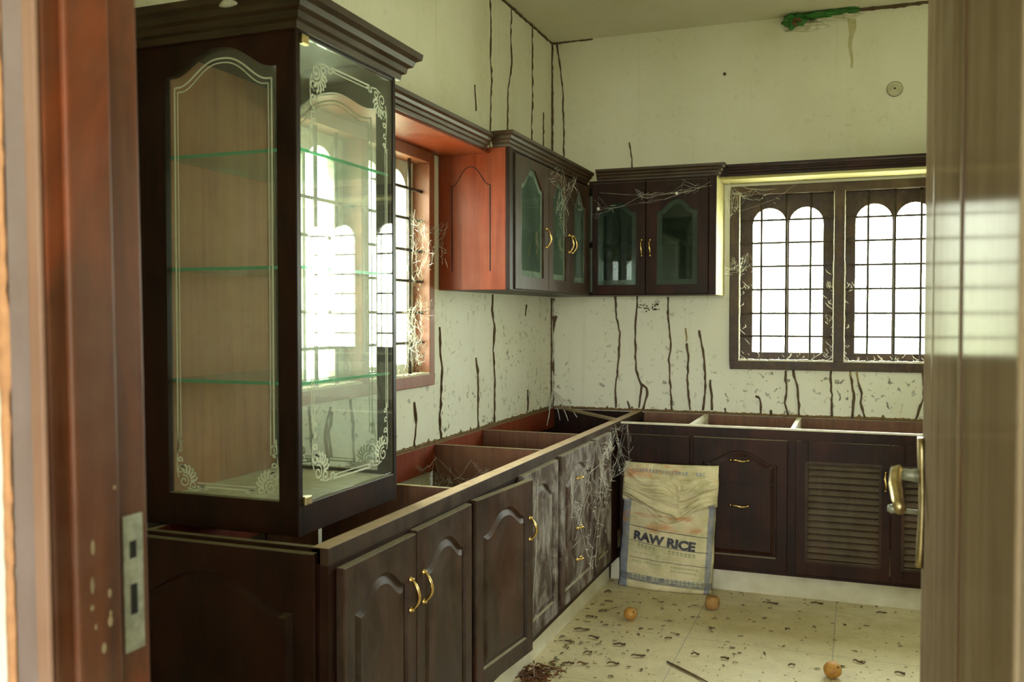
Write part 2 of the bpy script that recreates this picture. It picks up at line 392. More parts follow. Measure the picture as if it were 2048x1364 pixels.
# thin dark crack lines along the ceiling joint and the corner
def ribbon_tube(pts, r, jit=.003, step=.03, flat=None):
    out = []; pts = [Vector(p) for p in pts]
    for a, b in zip(pts[:-1], pts[1:]):
        n = max(2, int((b-a).length/step))
        for i in range(n):
            out.append(a.lerp(b, i/n) + Vector([random.uniform(-jit,jit) for _ in range(3)]))
    out.append(pts[-1]); return out
LEFT=[
 [(-0.991,3.025),(-0.972,2.83),(-0.986,2.727),(-0.967,2.583),(-0.994,2.2)],
 [(-0.683,3.02),(-0.698,2.883),(-0.684,2.729),(-0.736,2.586),(-0.759,2.2)],
 [(-0.358,3.02),(-0.351,2.618),(-0.368,2.46),(-0.351,2.2)],
 [(-0.158,2.587),(-0.167,2.2)],
 [(-1.184,2.507),(-1.166,2.387)],
 [(-0.952,1.505),(-0.966,1.429),(-0.932,1.352),(-0.947,1.226),(-0.927,1.072),(-0.935,0.855)],
 [(-1.58,1.348),(-1.576,1.226),(-1.555,1.169),(-1.572,1.025),(-1.583,0.937),(-1.568,0.85)],
 [(-1.174,1.197),(-1.149,1.111),(-1.145,0.853)],
 [(-1.831,1.037),(-1.814,0.941),(-1.833,0.85)],
 [(-0.43,0.982),(-0.43,0.864)],
 [(-0.453,1.459),(-0.47,1.40)],
 [(-2.612,1.095),(-2.601,0.995),(-2.593,0.883)],
 [(-2.481,1.078),(-2.514,0.993),(-2.496,0.877)],
 [(-2.466,1.06),(-2.49,0.993),(-2.476,0.90)],
 [(-2.345,1.095),(-2.329,0.999),(-2.32,0.86)]]
BACK=[
 [(0.032,3.025),(0.05,2.898),(0.072,2.718),(0.072,2.599),(0.079,2.48),(0.072,2.2)],
 [(0.478,2.408),(0.493,2.311),(0.494,2.20)],
 [(0.396,1.512),(0.403,1.388),(0.424,1.3),(0.418,1.138),(0.397,0.96),(0.401,0.857)],
 [(0.528,1.511),(0.522,1.403),(0.517,1.301),(0.517,1.227),(0.52,1.081),(0.556,0.994),(0.539,0.862)],
 [(0.556,1.0),(0.583,0.98),(0.589,0.936),(0.565,0.854)],
 [(0.47,0.898),(0.485,0.851)],
 [(0.707,1.509),(0.71,1.374),(0.725,1.23),(0.714,1.143),(0.723,1.013),(0.732,0.854)],
 [(0.816,1.24),(0.826,1.145),(0.821,0.987),(0.839,0.858)],
 [(0.888,1.317),(0.903,1.231),(0.917,1.146),(0.924,0.975),(0.91,0.86)],
 [(0.949,1.033),(0.96,0.947),(0.961,0.862)],
 [(1.036,0.879),(1.039,0.848)],
 [(1.203,0.949),(1.225,0.936),(1.231,0.894),(1.231,0.85)],
 [(1.287,0.874),(1.285,0.846)],
 [(1.363,1.098),(1.361,1.042),(1.369,1.001),(1.359,0.918),(1.378,0.85)],
 [(1.4,1.099),(1.422,1.016),(1.431,0.934),(1.434,0.85)],
 [(1.601,1.098),(1.596,1.048),(1.604,0.967),(1.605,0.85)],
 [(1.700,1.075),(1.706,1.024),(1.719,0.956),(1.712,0.902),(1.71,0.848)],
 [(1.738,1.04),(1.756,0.985),(1.752,0.931),(1.773,0.85)],
 [(2.053,1.098),(2.063,1.02),(2.061,0.967),(2.038,0.9),(2.021,0.85)]]
def trail(pts3, r, parent, m=None, name='mud_trail'):
    p = ribbon_tube(pts3, r, .0026, .022)
    rr = [r*random.uniform(.65, 1.35) for _ in p]
    return obj(name, MB().tube(p, rr, 6), m or M['mud'], parent, smooth=True)
for tl_ in LEFT: trail([(0.001, y, z) for y, z in tl_], .0048 if tl_[0][1] > 2.1 else .0062, wall_left)
for tl_ in BACK: trail([(x, -0.001, z) for x, z in tl_], .0045 if tl_[0][1] > 2.1 else .0062, wall_back)
trail([(.003,-.003,3.02),(.004,-.004,2.6),(.003,-.003,2.2)], .007, wall_back)
trail([(.006,-.006,1.505),(.003,-.004,1.34),(.005,-.004,.95),(.006,-.008,.85)], .013, wall_back)
trail([(.03,-.002,1.40),(.022,-.002,1.36),(.008,-.003,1.30)], .009, wall_back)
trail([(.002,-2.2,C-.003),(.002,-1.4,C-.004),(.003,-.7,C-.003),(.003,-.003,C-.003)], .007, wall_left)
trail([(.003,-.003,C-.003),(.12,-.002,C-.004),(.254,-.002,C-.003)], .006, wall_back)
trail([(1.70,-.003,C-.002),(1.9,-.003,C-.004),(2.2,-.003,C-.003),(2.6,-.003,C-.003)], .013, wall_back)  # mud-coloured tube drawn in for the dark gap along the ceiling
# pale upper ends of three trails
trail([(0.812,-.001,1.33),(0.815,-.001,1.25)], .005, wall_back, M['mud_pale'], 'pale_mud_trail')
trail([(1.697,-.001,1.098),(1.700,-.001,1.075)], .006, wall_back, M['mud_pale'], 'pale_mud_trail')
trail([(1.728,-.001,1.098),(1.738,-.001,1.04)], .006, wall_back, M['mud_pale'], 'pale_mud_trail')
# crusty mud line where the worktop used to meet the wall
from mathutils import noise as mn
def nzc(q): return mn.noise(Vector((q, .3, .7)))
M['crust'] = simple('orange_brown_mud', (0.13, 0.075, 0.025), .95, 0, (0.22, 0.13, 0.05), 30, .003)
def crust(fn, a, b, n, parent, z0=.845):
    mb = MB(); top = []; bot = []; k = 0
    for i in range(n+1):
        s_ = a+(b-a)*i/n
        h = .006+.006*random.random()+.006*abs(nzc(i*.11))+(.014 if random.random() < .03 else 0)
        d = .004+.004*random.random()
        mb_ring = [fn(s_, 0, z0-.004), fn(s_, d, z0-.004), fn(s_, d, z0+h*.6), fn(s_, 0.0, z0+h)]
        top.append(mb_ring)
    mb.loft(top, True, True, True)
    return obj('mud_crust', mb, M['crust'], parent, smooth=True)
crust(lambda s_, d, z: (s_, -d, z), .01, 3.0, 300, wall_back)
crust(lambda s_, d, z: (d, s_, z), -2.75, -.02, 240, wall_left)
# the smudged mark under the wall cupboard
mb = MB()
for i in range(26):
    x = .535+.13*random.random(); z = 1.455+.012*math.sin(i) if i < 16 else 1.425+.02*random.random()
    r = random.uniform(.003,.007)
    mb.add([(x-r,-.0015,z-.003),(x+r,-.0015,z-.004),(x+r*1.1,-.0015,z+.003),(x-r,-.0015,z+.004)], [(0,1,2,3)])
obj('mud_smudge', mb, M['mud'], wall_back, solid=False, weld=False)

# ------------------------------------------------------------------ windows
def make_window(idx, F, u0, v0, u1, v1, m_frame, m_side, wall_lab):
    """F: w=0 wall plane, +w into the room. frame, mullion, casements with arched heads, iron grille"""
    fw = .048; nl = 3 if idx == 1 else 2
    pitch = (u1-fw-u0-fw+.052)/nl; muls = [u0+fw+pitch*k-.026 for k in range(1, nl)]
    root = None
    # outer frame as ring
    def ring(mb, a, b, c, d, t_, w0, w1):
        mb.fbox(F, a, b, w0, c, b+t_, w1); mb.fbox(F, a, d-t_, w0, c, d, w1)
        mb.fbox(F, a, b+t_, w0, a+t_, d-t_, w1); mb.fbox(F, c-t_, b+t_, w0, c, d-t_, w1)
    mb = MB(); ring(mb, u0, v0, u1, v1, fw, -.105, .018)
    for um in muls: mb.fbox(F, um-.026, v0+fw, -.105, um+.026, v1-fw, .018)
    fr = obj('window_%d' % idx, mb, m_frame, bevel=.003); fr['kind'] = 'structure'
    for side in range(nl):
        a = u0+fw+pitch*side; b = a+pitch-.052
        c_, d_ = v0+fw, v1-fw
        # casement: stiles, bottom rail, head with two round arches, muntin
        cb = MB(); st = .066 if (side == 0) else .055; so = .06 - (0 if side == 0 else .0)
        la, lb = a+st, b-so; bot = c_+.047; mid = (la+lb)/2; mw = .009; spring = 1.912; r = (mid-mw-la)/2
        w0, w1 = -.092, -.062
        cb.fbox(F, a, c_, w0, la, d_, w1); cb.fbox(F, lb, c_, w0, b, d_, w1)
        cb.fbox(F, la, c_, w0, lb, bot, w1); cb.fbox(F, mid-mw, bot, w0, mid+mw, spring, w1)
        poly = [(la, d_), (la, spring)]
        for k in range(13):
            an = PI - PI*k/12; poly.append((la+r+r*math.cos(an), spring+r*math.sin(an)))
        for k in range(13):
            an = PI - PI*k/12; poly.append((mid+mw+r+r*math.cos(an), spring+r*math.sin(an)))
        poly += [(lb, d_)]
        # split into quads from arch to top so it stays clean
        pts = poly[1:-1]
        for p_, q_ in zip(pts[:-1], pts[1:]):
            if abs(q_[0]-p_[0]) < 1e-6: continue
            cb.prism(F, [p_, q_, (q_[0], d_), (p_[0], d_)], w0, w1)
        cas = obj('casement', cb, m_side or m_frame, fr)
        obj('glass_pane', MB().fbox(F, la-.01, c_+.03, -.080, lb+.01, d_-.02, -.076), M['glass_win'], cas)
        # iron grille between frame members, in front of the casement
        g = MB(); wv = -.020
        for z in (1.286, 1.413, 1.545, 1.674, 1.804, 1.930):
            g.tube([F(a-.004, z, wv), F(b+.004, z, wv)], .0066, 6)
        k3 = (b-a)
        for q in (.235, .50, .755):
            g.tube([F(a+k3*q, c_-.004, wv+.006), F(a+k3*q, d_+.004, wv+.006)], .0070, 6)
        obj('grille', g, M['iron'], fr, smooth=True)
        # dust and old web lying along the sill and up the mullion
        dm = MB()
        edges = [((a, c_), (b, c_)), ((a, c_), (a, d_)), ((b, c_), (b, d_))] if idx == 1 else [((a, c_), (b, c_))]
        for (e0, e1) in edges:
            n = 60; rings = []
            for i in range(n+1):
                s_ = i/n; uu = e0[0]+(e1[0]-e0[0])*s_; vv = e0[1]+(e1[1]-e0[1])*s_
                q = .0045+.004*random.random()
                if e0[0] == e1[0]:
                    sg = 1 if uu == a else -1; q *= .55 if vv > 1.7 else .9
                    rings.append([F(uu, vv, .0), F(uu, vv, .018), F(uu+sg*q, vv, .012), F(uu+sg*q, vv, .0)])
                else:
                    rings.append([F(uu, vv, -.03), F(uu, vv, .019), F(uu, vv+q*1.4, .014), F(uu, vv+q*1.4, -.03)])
            dm.loft(rings, True, True, True)
        # clots of web hanging on the bars
        for k in range(90):
            if random.random() < .55: uu = random.choice((a+.01, b-.012, b-.03)) + random.gauss(0, .012); vv = random.uniform(c_, c_+.5)
            elif random.random() < .5: uu = random.uniform(a, b); vv = c_+abs(random.gauss(0, .03))
            else: uu = random.uniform(a, b); vv = 1.545+random.gauss(0, .006)
            uu = min(max(uu, a+.004), b-.004)
            l_ = random.uniform(.006, .03); an = random.uniform(0, PI)
            dm.tube([F(uu, vv, -.015), F(uu+l_*math.cos(an), vv+l_*.6, -.018), F(uu+l_*1.4*math.cos(an+.5), vv+l_*1.3, -.02)], [.0012, .0022, .0008], 4)
        if len(dm.v): obj('dust_line', dm, M['dustpile'], fr, smooth=False)
    return fr
win_b = make_window(1, FY(0), *WB, M['winframe'], None, 'back')
win_l = make_window(2, FX(0), *WL, M['winframe_red'], M['pale_casement'], 'left')

# ------------------------------------------------------------------ joinery builders
def arch_pts(u0, u1, v0, vs, va, n=22, kind='bell'):
    """(u0,v0) (u1,v0) (u1,vs) (u1,vs) arch... (u0,vs) (u0,vs)"""
    L = [(u0, v0), (u1, v0), (u1, vs), (u1, vs)]
    for i in range(1, n):
        t_ = 1-i/n; x = 2*t_-1; d = abs(x)
        if kind == 'bell':
            h = .5*(1+math.cos(PI*min(1, d/.92)**1.25)) if d < .92 else 0
        elif kind == 'hex':
            h = 1.0 if d < .22 else max(0, 1-(d-.22)/.62)
            h = min(1, h*1.02)
        else:
            h = math.sqrt(max(0, 1-d*d))
        L.append((u0+(u1-u0)*t_, vs+(va-vs)*h))
    L += [(u0, vs), (u0, vs)]
    return L
def outer_pts(U0, V0, U1, V1, P):
    out = [(U0, V0), (U1, V0), (U1, P[2][1]), (U1, V1)]
    k = len(P)-6; u_0, u_1 = P[0][0], P[1][0]
    for (u, v) in P[4:-2]: out.append((U0+(U1-U0)*(u-u_0)/(u_1-u_0), V1))
    out += [(U0, V1), (U0, P[-1][1])]
    return out
def R(F, pts, w_): return [F(u, v, w_) for u, v in pts]

def panel_door_mb(F, U0, V0, U1, V1, T, mg=.05, top=.062, arch=.062, kind='bell', bot=.062, tiltb=0):
    u0, u1, v0 = U0+mg, U1-mg, V0+bot; va = V1-top; vs = va-arch
    A = lambda e: arch_pts(u0+e, u1-e, v0+e, vs-e*.7, va-e, kind=kind)
    P0 = A(0); O = outer_pts(U0, V0, U1, V1, P0)
    mb = MB()
    mb.loft([R(F, O, 0), R(F, O, T-.003), R(F, outer_pts(U0+.003, V0+.003, U1-.003, V1-.003, P0), T), R(F, P0, T),
             R(F, A(.004), T-.009), R(F, A(.011), T-.009), R(F, A(.030), T-.001)], True, True, True)
    return mb
def glazed_door_mb(F, U0, V0, U1, V1, T, P0):
    O = outer_pts(U0, V0, U1, V1, P0)
    mb = MB()
    mb.loft([R(F, P0, 0), R(F, O, 0), R(F, O, T-.003), R(F, outer_pts(U0+.003, V0+.003, U1-.003, V1-.003, P0), T), R(F, P0, T), R(F, P0, 0)])
    return mb

def handle_mb(F, u, v, w_, L, vertical=True, out=.026, r=.0042):
    pts = []; rr = []
    for i in range(13):
        s_ = i/12; a = (s_-.5)*L
        o = out*(math.sin(PI*s_)**.6) + .002
        du, dv = (0, a) if vertical else (a, 0)
        side = .006*math.sin(2*PI*s_)
        if vertical: pts.append(F(u+side*.4, v+dv, w_+o))
        else: pts.append(F(u+du, v+side*.4, w_+o))
        rr.append(r*(.75+.6*math.sin(PI*s_)))
    mb = MB().tube(pts, rr, 8)
    for s_ in (-1, 1):
        cu, cv = (u, v+s_*L*.5) if vertical else (u+s_*L*.5, v)
        G = lambda a, b, c: F(cu+a, cv+b, w_+c)
        mb.lathe(G, [(.0085, 0), (.0085, .003), (.005, .006), (.0045, .012)], 12)
    return mb
def handle(F, u, v, w_, L, parent, vertical=True, label='brass bow handle', **k):
    h = obj('handle', handle_mb(F, u, v, w_, L, vertical, **k), M['brass'], parent, smooth=True); h['label'] = label; return h
def keyhole(F, u, v, w_, parent):
    G = lambda a, b, c: F(u+a, v+b, w_+c)
    return obj('keyhole_plate', MB().lathe(G, [(.006,0),(.006,.002),(.003,.003)], 10), M['brass'], parent, smooth=True)

CROWN = [(.0, 0), (.008, .0), (.010, .012), (.018, .016), (.020, .027), (.030, .032), (.033, .043), (.044, .049), (.046, .062), (.0, .062)]
def crown_mb(path, z, prof=CROWN, scale=1.0, closed_ends=True):
    """path: xy polyline; moulding grows to its right-hand side (looking along it); mitred"""
    P = [Vector((a, b)) for a, b in path]; rings = []
    for i, p in enumerate(P):
        ds = []
        if i > 0: ds.append((P[i]-P[i-1]).normalized())
        if i < len(P)-1: ds.append((P[i+1]-P[i]).normalized())
        ns = [Vector((d.y, -d.x)) for d in ds]
        if len(ns) == 2:
            b = (ns[0]+ns[1]); b = b / max(.2, b.dot(ns[0]))
        else: b = ns[0]
        rings.append([(p.x+b.x*o*scale, p.y+b.y*o*scale, z+h*scale) for o, h in prof])
    return MB().loft(rings, True, True, True)

# ------------------------------------------------------------------ base cupboards, left run
D = .56; XF = D           # front frame plane
DF = .012                 # doors stand on the frame
DT = .022
TK = .50                  # kick plane
BL0 = -3.386
def base_left(y0, y1, label, div_far=True, near=False):
    root = thing('base_cabinet', ((D)/2, (y0+y1)/2, 0), label, 'cabinet')
    obj('front_rail', MB().box(XF-.048, y0, H-.042, XF, y1, H), M['rail'], root, bevel=.002)
    obj('back_rail', MB().box(.003, y0, H-.115, .022, y1, H-.003), M['red'], root)
    bt = .155
    if near: obj('side_panel', MB().box(-.078, y0, 0.0, D-.02, y0+.02, H-.001), M['dark'], root, bevel=.002)
    if div_far: obj('divider', MB().box(.022, y1-.022, .14, XF-.048, y1, H-.004), M['carcass'], root, bevel=.0015)
    obj('bottom_panel', MB().box(.004, y0+.021, bt-.03, XF-.02, y1-.023, bt-.012), M['carcass'], root)
    f = MB().box(XF-.02, y0, bt-.03, XF, y0+.036, H-.042).box(XF-.02, y1-.036, bt-.03, XF, y1, H-.042).box(XF-.02, y0+.036, bt-.03, XF, y1-.036, bt+.02)
    f.box(XF-.02, y0+.036, H-.08, XF, y1-.036, H-.042)
    obj('face_frame', f, M['dark'], root)
    return root
FD = FX(XF+.001)
def bdoor(root, F, u0, u1, v0, v1, m, hu=None, hv=.625, L=.078, **k):
    d = obj('door', panel_door_mb(F, u0, v0, u1, v1, DT, **k), m, root)
    if hu is not None: handle(F, hu, hv, DT, L, d)
    return d
rootA = base_left(BL0, -2.55, 'dark wood base cupboard with two arched doors, nearest the doorway under the glass display case', True, True)
bdoor(rootA, FD, -3.352, -2.968, .16, .790, M['door'], -3.006, .628, .085)
bdoor(rootA, FD, -2.964, -2.572, .16, .797, M['door'], -2.925, .628, .085)
# near end panel carries its own arched field
Fe = FY(BL0+.001)
obj('end_panel', panel_door_mb(Fe, -.078, .0, XF-.03, H-.012, .016, mg=.055, top=.07, arch=.075, bot=.09), M['dark'], rootA)
obj('back_panel', MB().box(.002, -2.866, .14, .010, -2.574, H-.116), M['carcass'], rootA)
rootB = base_left(-2.55, -1.648, 'dark wood base cupboard with its left door hanging slightly open, second from the doorway')
hx, hy = XF+.001, -2.535
bdoor(rootB, hinge(FD, hx, hy, -math.radians(5.5)), -2.535, -2.098, .165, .800, M['door'], -2.13, .625, .078)
bdoor(rootB, FD, -2.094, -1.668, .165, .806, M['door_d'])
rootC = base_left(-1.648, -1.108, 'dusty dark wood drawer unit with brass pulls, between the cupboards of the left run')
def cut_z(mb, z0, z1):
    me = bpy.data.meshes.new('tmp'); me.from_pydata([tuple(v) for v in mb.v], [], mb.f); bm = bmesh.new(); bm.from_mesh(me)
    bmesh.ops.remove_doubles(bm, verts=bm.verts, dist=2e-5)
    for z, nrm in ((z0, (0,0,-1)), (z1, (0,0,1))):
        g = bm.verts[:]+bm.edges[:]+bm.faces[:]
        r = bmesh.ops.bisect_plane(bm, geom=g, plane_co=(0,0,z), plane_no=nrm, clear_outer=True)
        ed = [e_ for e_ in r['geom_cut'] if isinstance(e_, bmesh.types.BMEdge)]
        if ed:
            try: bmesh.ops.contextual_create(bm, geom=ed)
            except Exception: pass
    bpy.data.meshes.remove(me)
    return bm
full = lambda F, u0, u1, v0, v1: panel_door_mb(F, u0, v0, u1, v1, DT)
for (a, b, hz) in ((.165, .395, .325), (.397, .585, .465), (.587, .812, .685)):
    dr = obj('drawer', cut_z(full(FD, -1.622, -1.128, .165, .812), a, b), M['door_d'], rootC)
    handle(FD, -1.385, hz, DT, .05, dr, vertical=False, out=.022)
obj('back_panel', MB().box(.002, -1.645, .14, .010, -1.131, H-.116), M['carcass'], rootC)
rootD = base_left(-1.108, -.006, 'dusty dark wood corner cupboard left of the rice sack, inner end of the left run', False)
obj('back_panel', MB().box(.002, -1.105, .14, .010, -.010, H-.116).box(.010, -.014, .14, .572, -.006, H-.008), M['dark'], rootD)
bdoor(rootD, FD, -1.092, -.800, .165, .815, M['door_d'])
obj('filler_panel', MB().box(XF-.018, -.796, .13, XF+.001, -.588, H-.045), M['dark'], rootD)
# white kick under the left run
obj_k = struct('trim_1', MB().box(.46, -3.36, 0, .512, -.57, .13), M['kick'])
# ------------------------------------------------------------------ base cupboards, back run
YB = -.584
def base_back(x0, x1, label, div=True):
    root = thing('base_cabinet', ((x0+x1)/2, YB/2, 0), label, 'cabinet')
    obj('front_rail', MB().box(x0, YB, H-.05, x1, YB+.022, H), M['bright_edge'], root, bevel=.002)
    obj('back_rail', MB().box(x0+.001, -.022, .15, x1-.001, -.004, H-.006), M['carcass'], root)
    if div: obj('divider', MB().box(x1-.022, YB+.022, .14, x1, -.022, H-.003), M['bright_edge'], root, bevel=.0015)
    obj('bottom_panel', MB().box(x0+.002, YB+.022, .118, x1-.024, -.024, .136), M['carcass'], root)
    f = MB().box(x0, YB-.003, H-.062, x1, YB+.019, H-.009).box(x0, YB, .115, x0+.03, YB+.02, H-.062).box(x1-.03, YB, .115, x1, YB+.02, H-.062).box(x0+.03, YB, .115, x1-.03, YB+.02, .16)
    obj('face_frame', f, M['dark'], root)
    return root
FB = FY(YB-.001)
r1 = base_back(.575, .945, 'plain dark wood cupboard of the back run, behind the rice sack')
obj('door', MB().fbox(FB, .585, .138, 0, .938, .785, .018), M['dark'], r1, bevel=.003)
r2 = base_back(.945, 1.447, 'dark wood drawer unit with arched field and two brass pulls, beside the rice sack')
for (a, b, hz) in ((.138, .345, None), (.347, .565, .453), (.567, .788, .680)):
    dr = obj('drawer', cut_z(full(FB, .958, 1.418, .138, .788), a, b), M['dark'], r2)
    if hz: handle(FB, 1.188, hz, DT, .085, dr, vertical=False, out=.024)
r3 = base_back(1.447, 2.36, 'dark wood louvred cupboard under the barred back window', True)
def louver_door(F, U0, V0, U1, V1, l, b_, r_, t_, root, hu):
    mb = MB(); T = DT
    mb.fbox(F, U0, V0, 0, l, V1, T).fbox(F, r_, V0, 0, U1, V1, T).fbox(F, l, V0, 0, r_, b_, T).fbox(F, l, t_, 0, r_, V1, T)
    mb.fbox(F, l, b_, 0, r_, t_, .004)
    d = obj('door', mb, M['dark'], root, bevel=.002)
    sl = MB(); n = 15
    for i in range(n):
        v = b_+(t_-b_)*(i+.1)/n; h = (t_-b_)/n*.95
        sl.add([F(l,v,.020),F(r_,v,.020),F(r_,v+.006,.023),F(l,v+.006,.023),F(r_,v+h,.008),F(l,v+h,.008),F(r_,v+h*.85,.003),F(l,v+h*.85,.003)],
               [(0,1,2,3),(3,2,4,5),(5,4,6,7),(7,6,1,0),(0,3,5,7),(1,6,4,2)])
    # frame bead around the slats
    for (a0, b0, a1, b1) in ((l-.012,b_-.012,r_+.012,b_),(l-.012,t_,r_+.012,t_+.012),(l-.012,b_,l,t_),(r_,b_,r_+.012,t_)):
        sl.fbox(F, a0, b0, T-.001, a1, b1, T+.005)
    s_ = obj('louvre', sl, M['door'], d)
    handle(F, hu, .615, T, .085, d, out=.024)
louver_door(FB, 1.457, .135, 1.884, .788, 1.513, .210, 1.835, .680, r3, 1.862)
louver_door(FB, 1.888, .135, 2.315, .788, 1.945, .210, 2.262, .680, r3, 1.912)
r4 = base_back(2.36, W-.01, 'dark wood two-door cupboard behind the open door, right of the louvred cupboard', False)
for (a, b) in ((2.372, 2.698), (2.702, W-.02)):
    obj('door', panel_door_mb(FB, a, .138, b, .788, DT), M['dark'], r4)
struct('trim_2', MB().box(.513, -.536, 0, W-.01, -.47, .112), M['kick'])
# diagonal brace across the open corner
cb = thing('corner_brace', (.30, -.28, H-.03), 'pale diagonal timber laid across the open corner of the base cupboards', 'timber')
a_, b_ = Vector((.045, -.03)), Vector((.535, -.560)); d_ = (b_-a_).normalized(); n_ = Vector((-d_.y, d_.x))*.016
mb = MB(); q4 = [a_-n_, b_-n_, b_+n_, a_+n_]
mb.loft([[(q.x, q.y, H+.001) for q in q4], [(q.x, q.y, H+.014) for q in q4]], True, True, True)
obj('timber_bar', mb, M['ply_edge'], cb, bevel=.002)

# ------------------------------------------------------------------ wall cupboards
ZB = 1.512; ZT = 2.125; DU = .322; UL = -1.59
def hanging_door(root, F, U0, U1, V0, V1, g, m, kind, hu=None, hv=1.768):
    P0 = arch_pts(*g, n=20, kind=kind)
    d = obj('door', glazed_door_mb(F, U0, V0, U1, V1, .02, P0), m, root)
    big = [(u, v) for u, v in P0]
    pn = obj('glass_pane', MB().prism(F, [p_ for i, p_ in enumerate(big) if i == 0 or p_ != big[i-1]], .006, .010), M['glass_cab_dark'] if kind == 'bell' else M['glass_cab'], d)
    e = .028
    u0, u1, v0, vs, va = g
    P1 = arch_pts(u0+e, u1-e, v0+e, vs-e*.6, va-e, n=20, kind=kind)
    obj('frosted_border', MB().loft([R(F, P0, .0112), R(F, P1, .0112)]), M['glass_dark_border'] if kind == 'bell' else M['glass_cab_border'], pn, solid=False)
    if hu is not None: handle(F, hu, hv, .02, .085, d, out=.024)
    return d
def shell_mb(x0, y0, x1, y1, openf):
    mb = MB()
    mb.box(x0, y0, ZB, x1, y1, ZB+.018).box(x0, y0, ZT-.018, x1, y1, ZT)
    return mb
ul = thing('wall_cabinet', (.16, -.8, ZB), 'red-sided wall cupboard with three arched glass doors, hung left of the corner', 'cabinet')
obj('side_panel', MB().box(.002, UL, ZB, DU-.004, UL+.018, ZT), M['red'], ul, bevel=.002)['label'] = 'orange-red varnished side panel'
# routed outline of an arched panel on the red side
Fs = FY(UL-.0006); P0 = arch_pts(.062, .248, ZB+.075, 1.965, 2.045, kind='bell')
mb = MB().loft([R(Fs, P0, 0), R(Fs, arch_pts(.066, .244, ZB+.079, 1.961, 2.041, kind='bell'), 0)])
pts = [p_ for i, p_ in enumerate(P0) if i == 0 or p_ != P0[i-1]]
gm = MB().box(.064, UL-.0014, ZB+.08, .0685, UL-.0002, 1.965).box(.244, UL-.0014, ZB+.08, .2485, UL-.0002, 1.965)
ar = [Fs(u, v, .0006) for u, v in P0[3:-1]]
gm.tube(ar, .0016, 4)
obj('routed_line', gm, M['black'], ul)
sh = MB().box(.004, UL+.018, ZB, DU, -.006, ZB+.018).box(.004, UL+.018, ZT-.018, DU, -.006, ZT).box(.004, UL+.018, ZB+.018, .010, -.006, ZT-.018)
sh.box(.010, UL+.018, 1.80, DU-.03, -.006, 1.815)
obj('shell', sh, M['dark'], ul)
obj('face_frame', MB().box(DU-.004, UL, ZB, DU+.014, UL+.045, ZT), M['dark'], ul, bevel=.002)
obj('filler_strip', MB().box(DU-.004, -.375, ZB, DU+.006, -.330, ZT), M['dark'], ul, bevel=.002)
FU = FX(DU+.002)
hanging_door(ul, FU, -1.540, -1.086, ZB+.004, 2.105, (-1.462, -1.158, 1.575, 1.985, 2.062), M['door'], 'hex', -1.150+.022)
hanging_door(ul, FU, -1.083, -.733, ZB+.004, 2.105, (-1.015, -.805, 1.575, 1.985, 2.062), M['door'], 'hex', -.762)
hanging_door(ul, FU, -.730, -.378, ZB+.004, 2.105, (-.660, -.450, 1.575, 1.985, 2.062), M['door'], 'hex', -.705)
ub = thing('wall_cabinet', (.68, -.16, ZB), 'dark wall cupboard with two arched glass doors, hung between the corner and the back window', 'cabinet')
obj('side_panel', MB().box(1.008, -DU+.004, ZB, 1.026, -.002, ZT+.02), M['soffit'], ub, bevel=.002)['label'] = 'side panel coloured pale as if lit by the window'  # window light on this side is put into its pale yellow colour
sh = MB().box(.326, -DU, ZB, 1.008, -.004, ZB+.018).box(.326, -DU, ZT-.018, 1.008, -.004, ZT+.02).box(.326, -.010, ZB+.018, 1.008, -.004, ZT-.018)
sh.box(.326, -DU+.03, 1.80, 1.008, -.010, 1.815)
obj('shell', sh, M['dark'], ub)
obj('face_frame', MB().box(.988, -DU-.014, ZB, 1.027, -DU+.004, ZT+.02), M['dark'], ub, bevel=.002)
FUb = FY(-DU-.002)
hanging_door(ub, FUb, .350, .648, ZB+.004, 2.130, (.382, .600, 1.568, 1.965, 2.020), M['dark'], 'bell', .629)
hanging_door(ub, FUb, .651, .986, ZB+.004, 2.130, (.712, .930, 1.568, 1.965, 2.028), M['dark'], 'bell', .676)
# crowns, each following its own cupboard or pelmet; the pelmets over the windows
obj('crown', crown_mb([(.262, UL-.001), (DU+.002, UL-.001), (DU+.002, -DU-.05)], ZT-.004), M['crown'], ul)
obj('crown', crown_mb([(DU+.052, -DU-.003), (1.028, -DU-.003), (1.028, -.262)], ZT+.016), M['crown'], ub)
pl = thing('pelmet', (.12, -2.2, 2.09), 'red-bottomed moulded pelmet over the left window, between display case and wall cupboard', 'pelmet')
obj('soffit_board', MB().box(.004, -2.735, 2.098, .240, UL-.004, 2.112), M['red'], pl)
obj('fascia', MB().box(.228, -2.735, 2.112, .246, UL-.052, 2.165), M['crown'], pl)
obj('moulding', crown_mb([(.246, -2.735), (.246, UL-.055)], 2.106), M['crown'], pl)
pb = thing('pelmet', (1.7, -.12, 2.14), 'dark glossy pelmet over the barred back window', 'pelmet')
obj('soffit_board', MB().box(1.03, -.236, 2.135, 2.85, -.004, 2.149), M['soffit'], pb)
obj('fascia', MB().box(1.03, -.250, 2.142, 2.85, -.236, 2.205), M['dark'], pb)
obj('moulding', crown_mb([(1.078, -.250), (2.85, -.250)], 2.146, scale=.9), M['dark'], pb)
obj('lower_bead', MB().tube([(1.035, -.248, 2.136), (2.85, -.248, 2.136)], .009, 8), M['soffit'], pb, smooth=True)

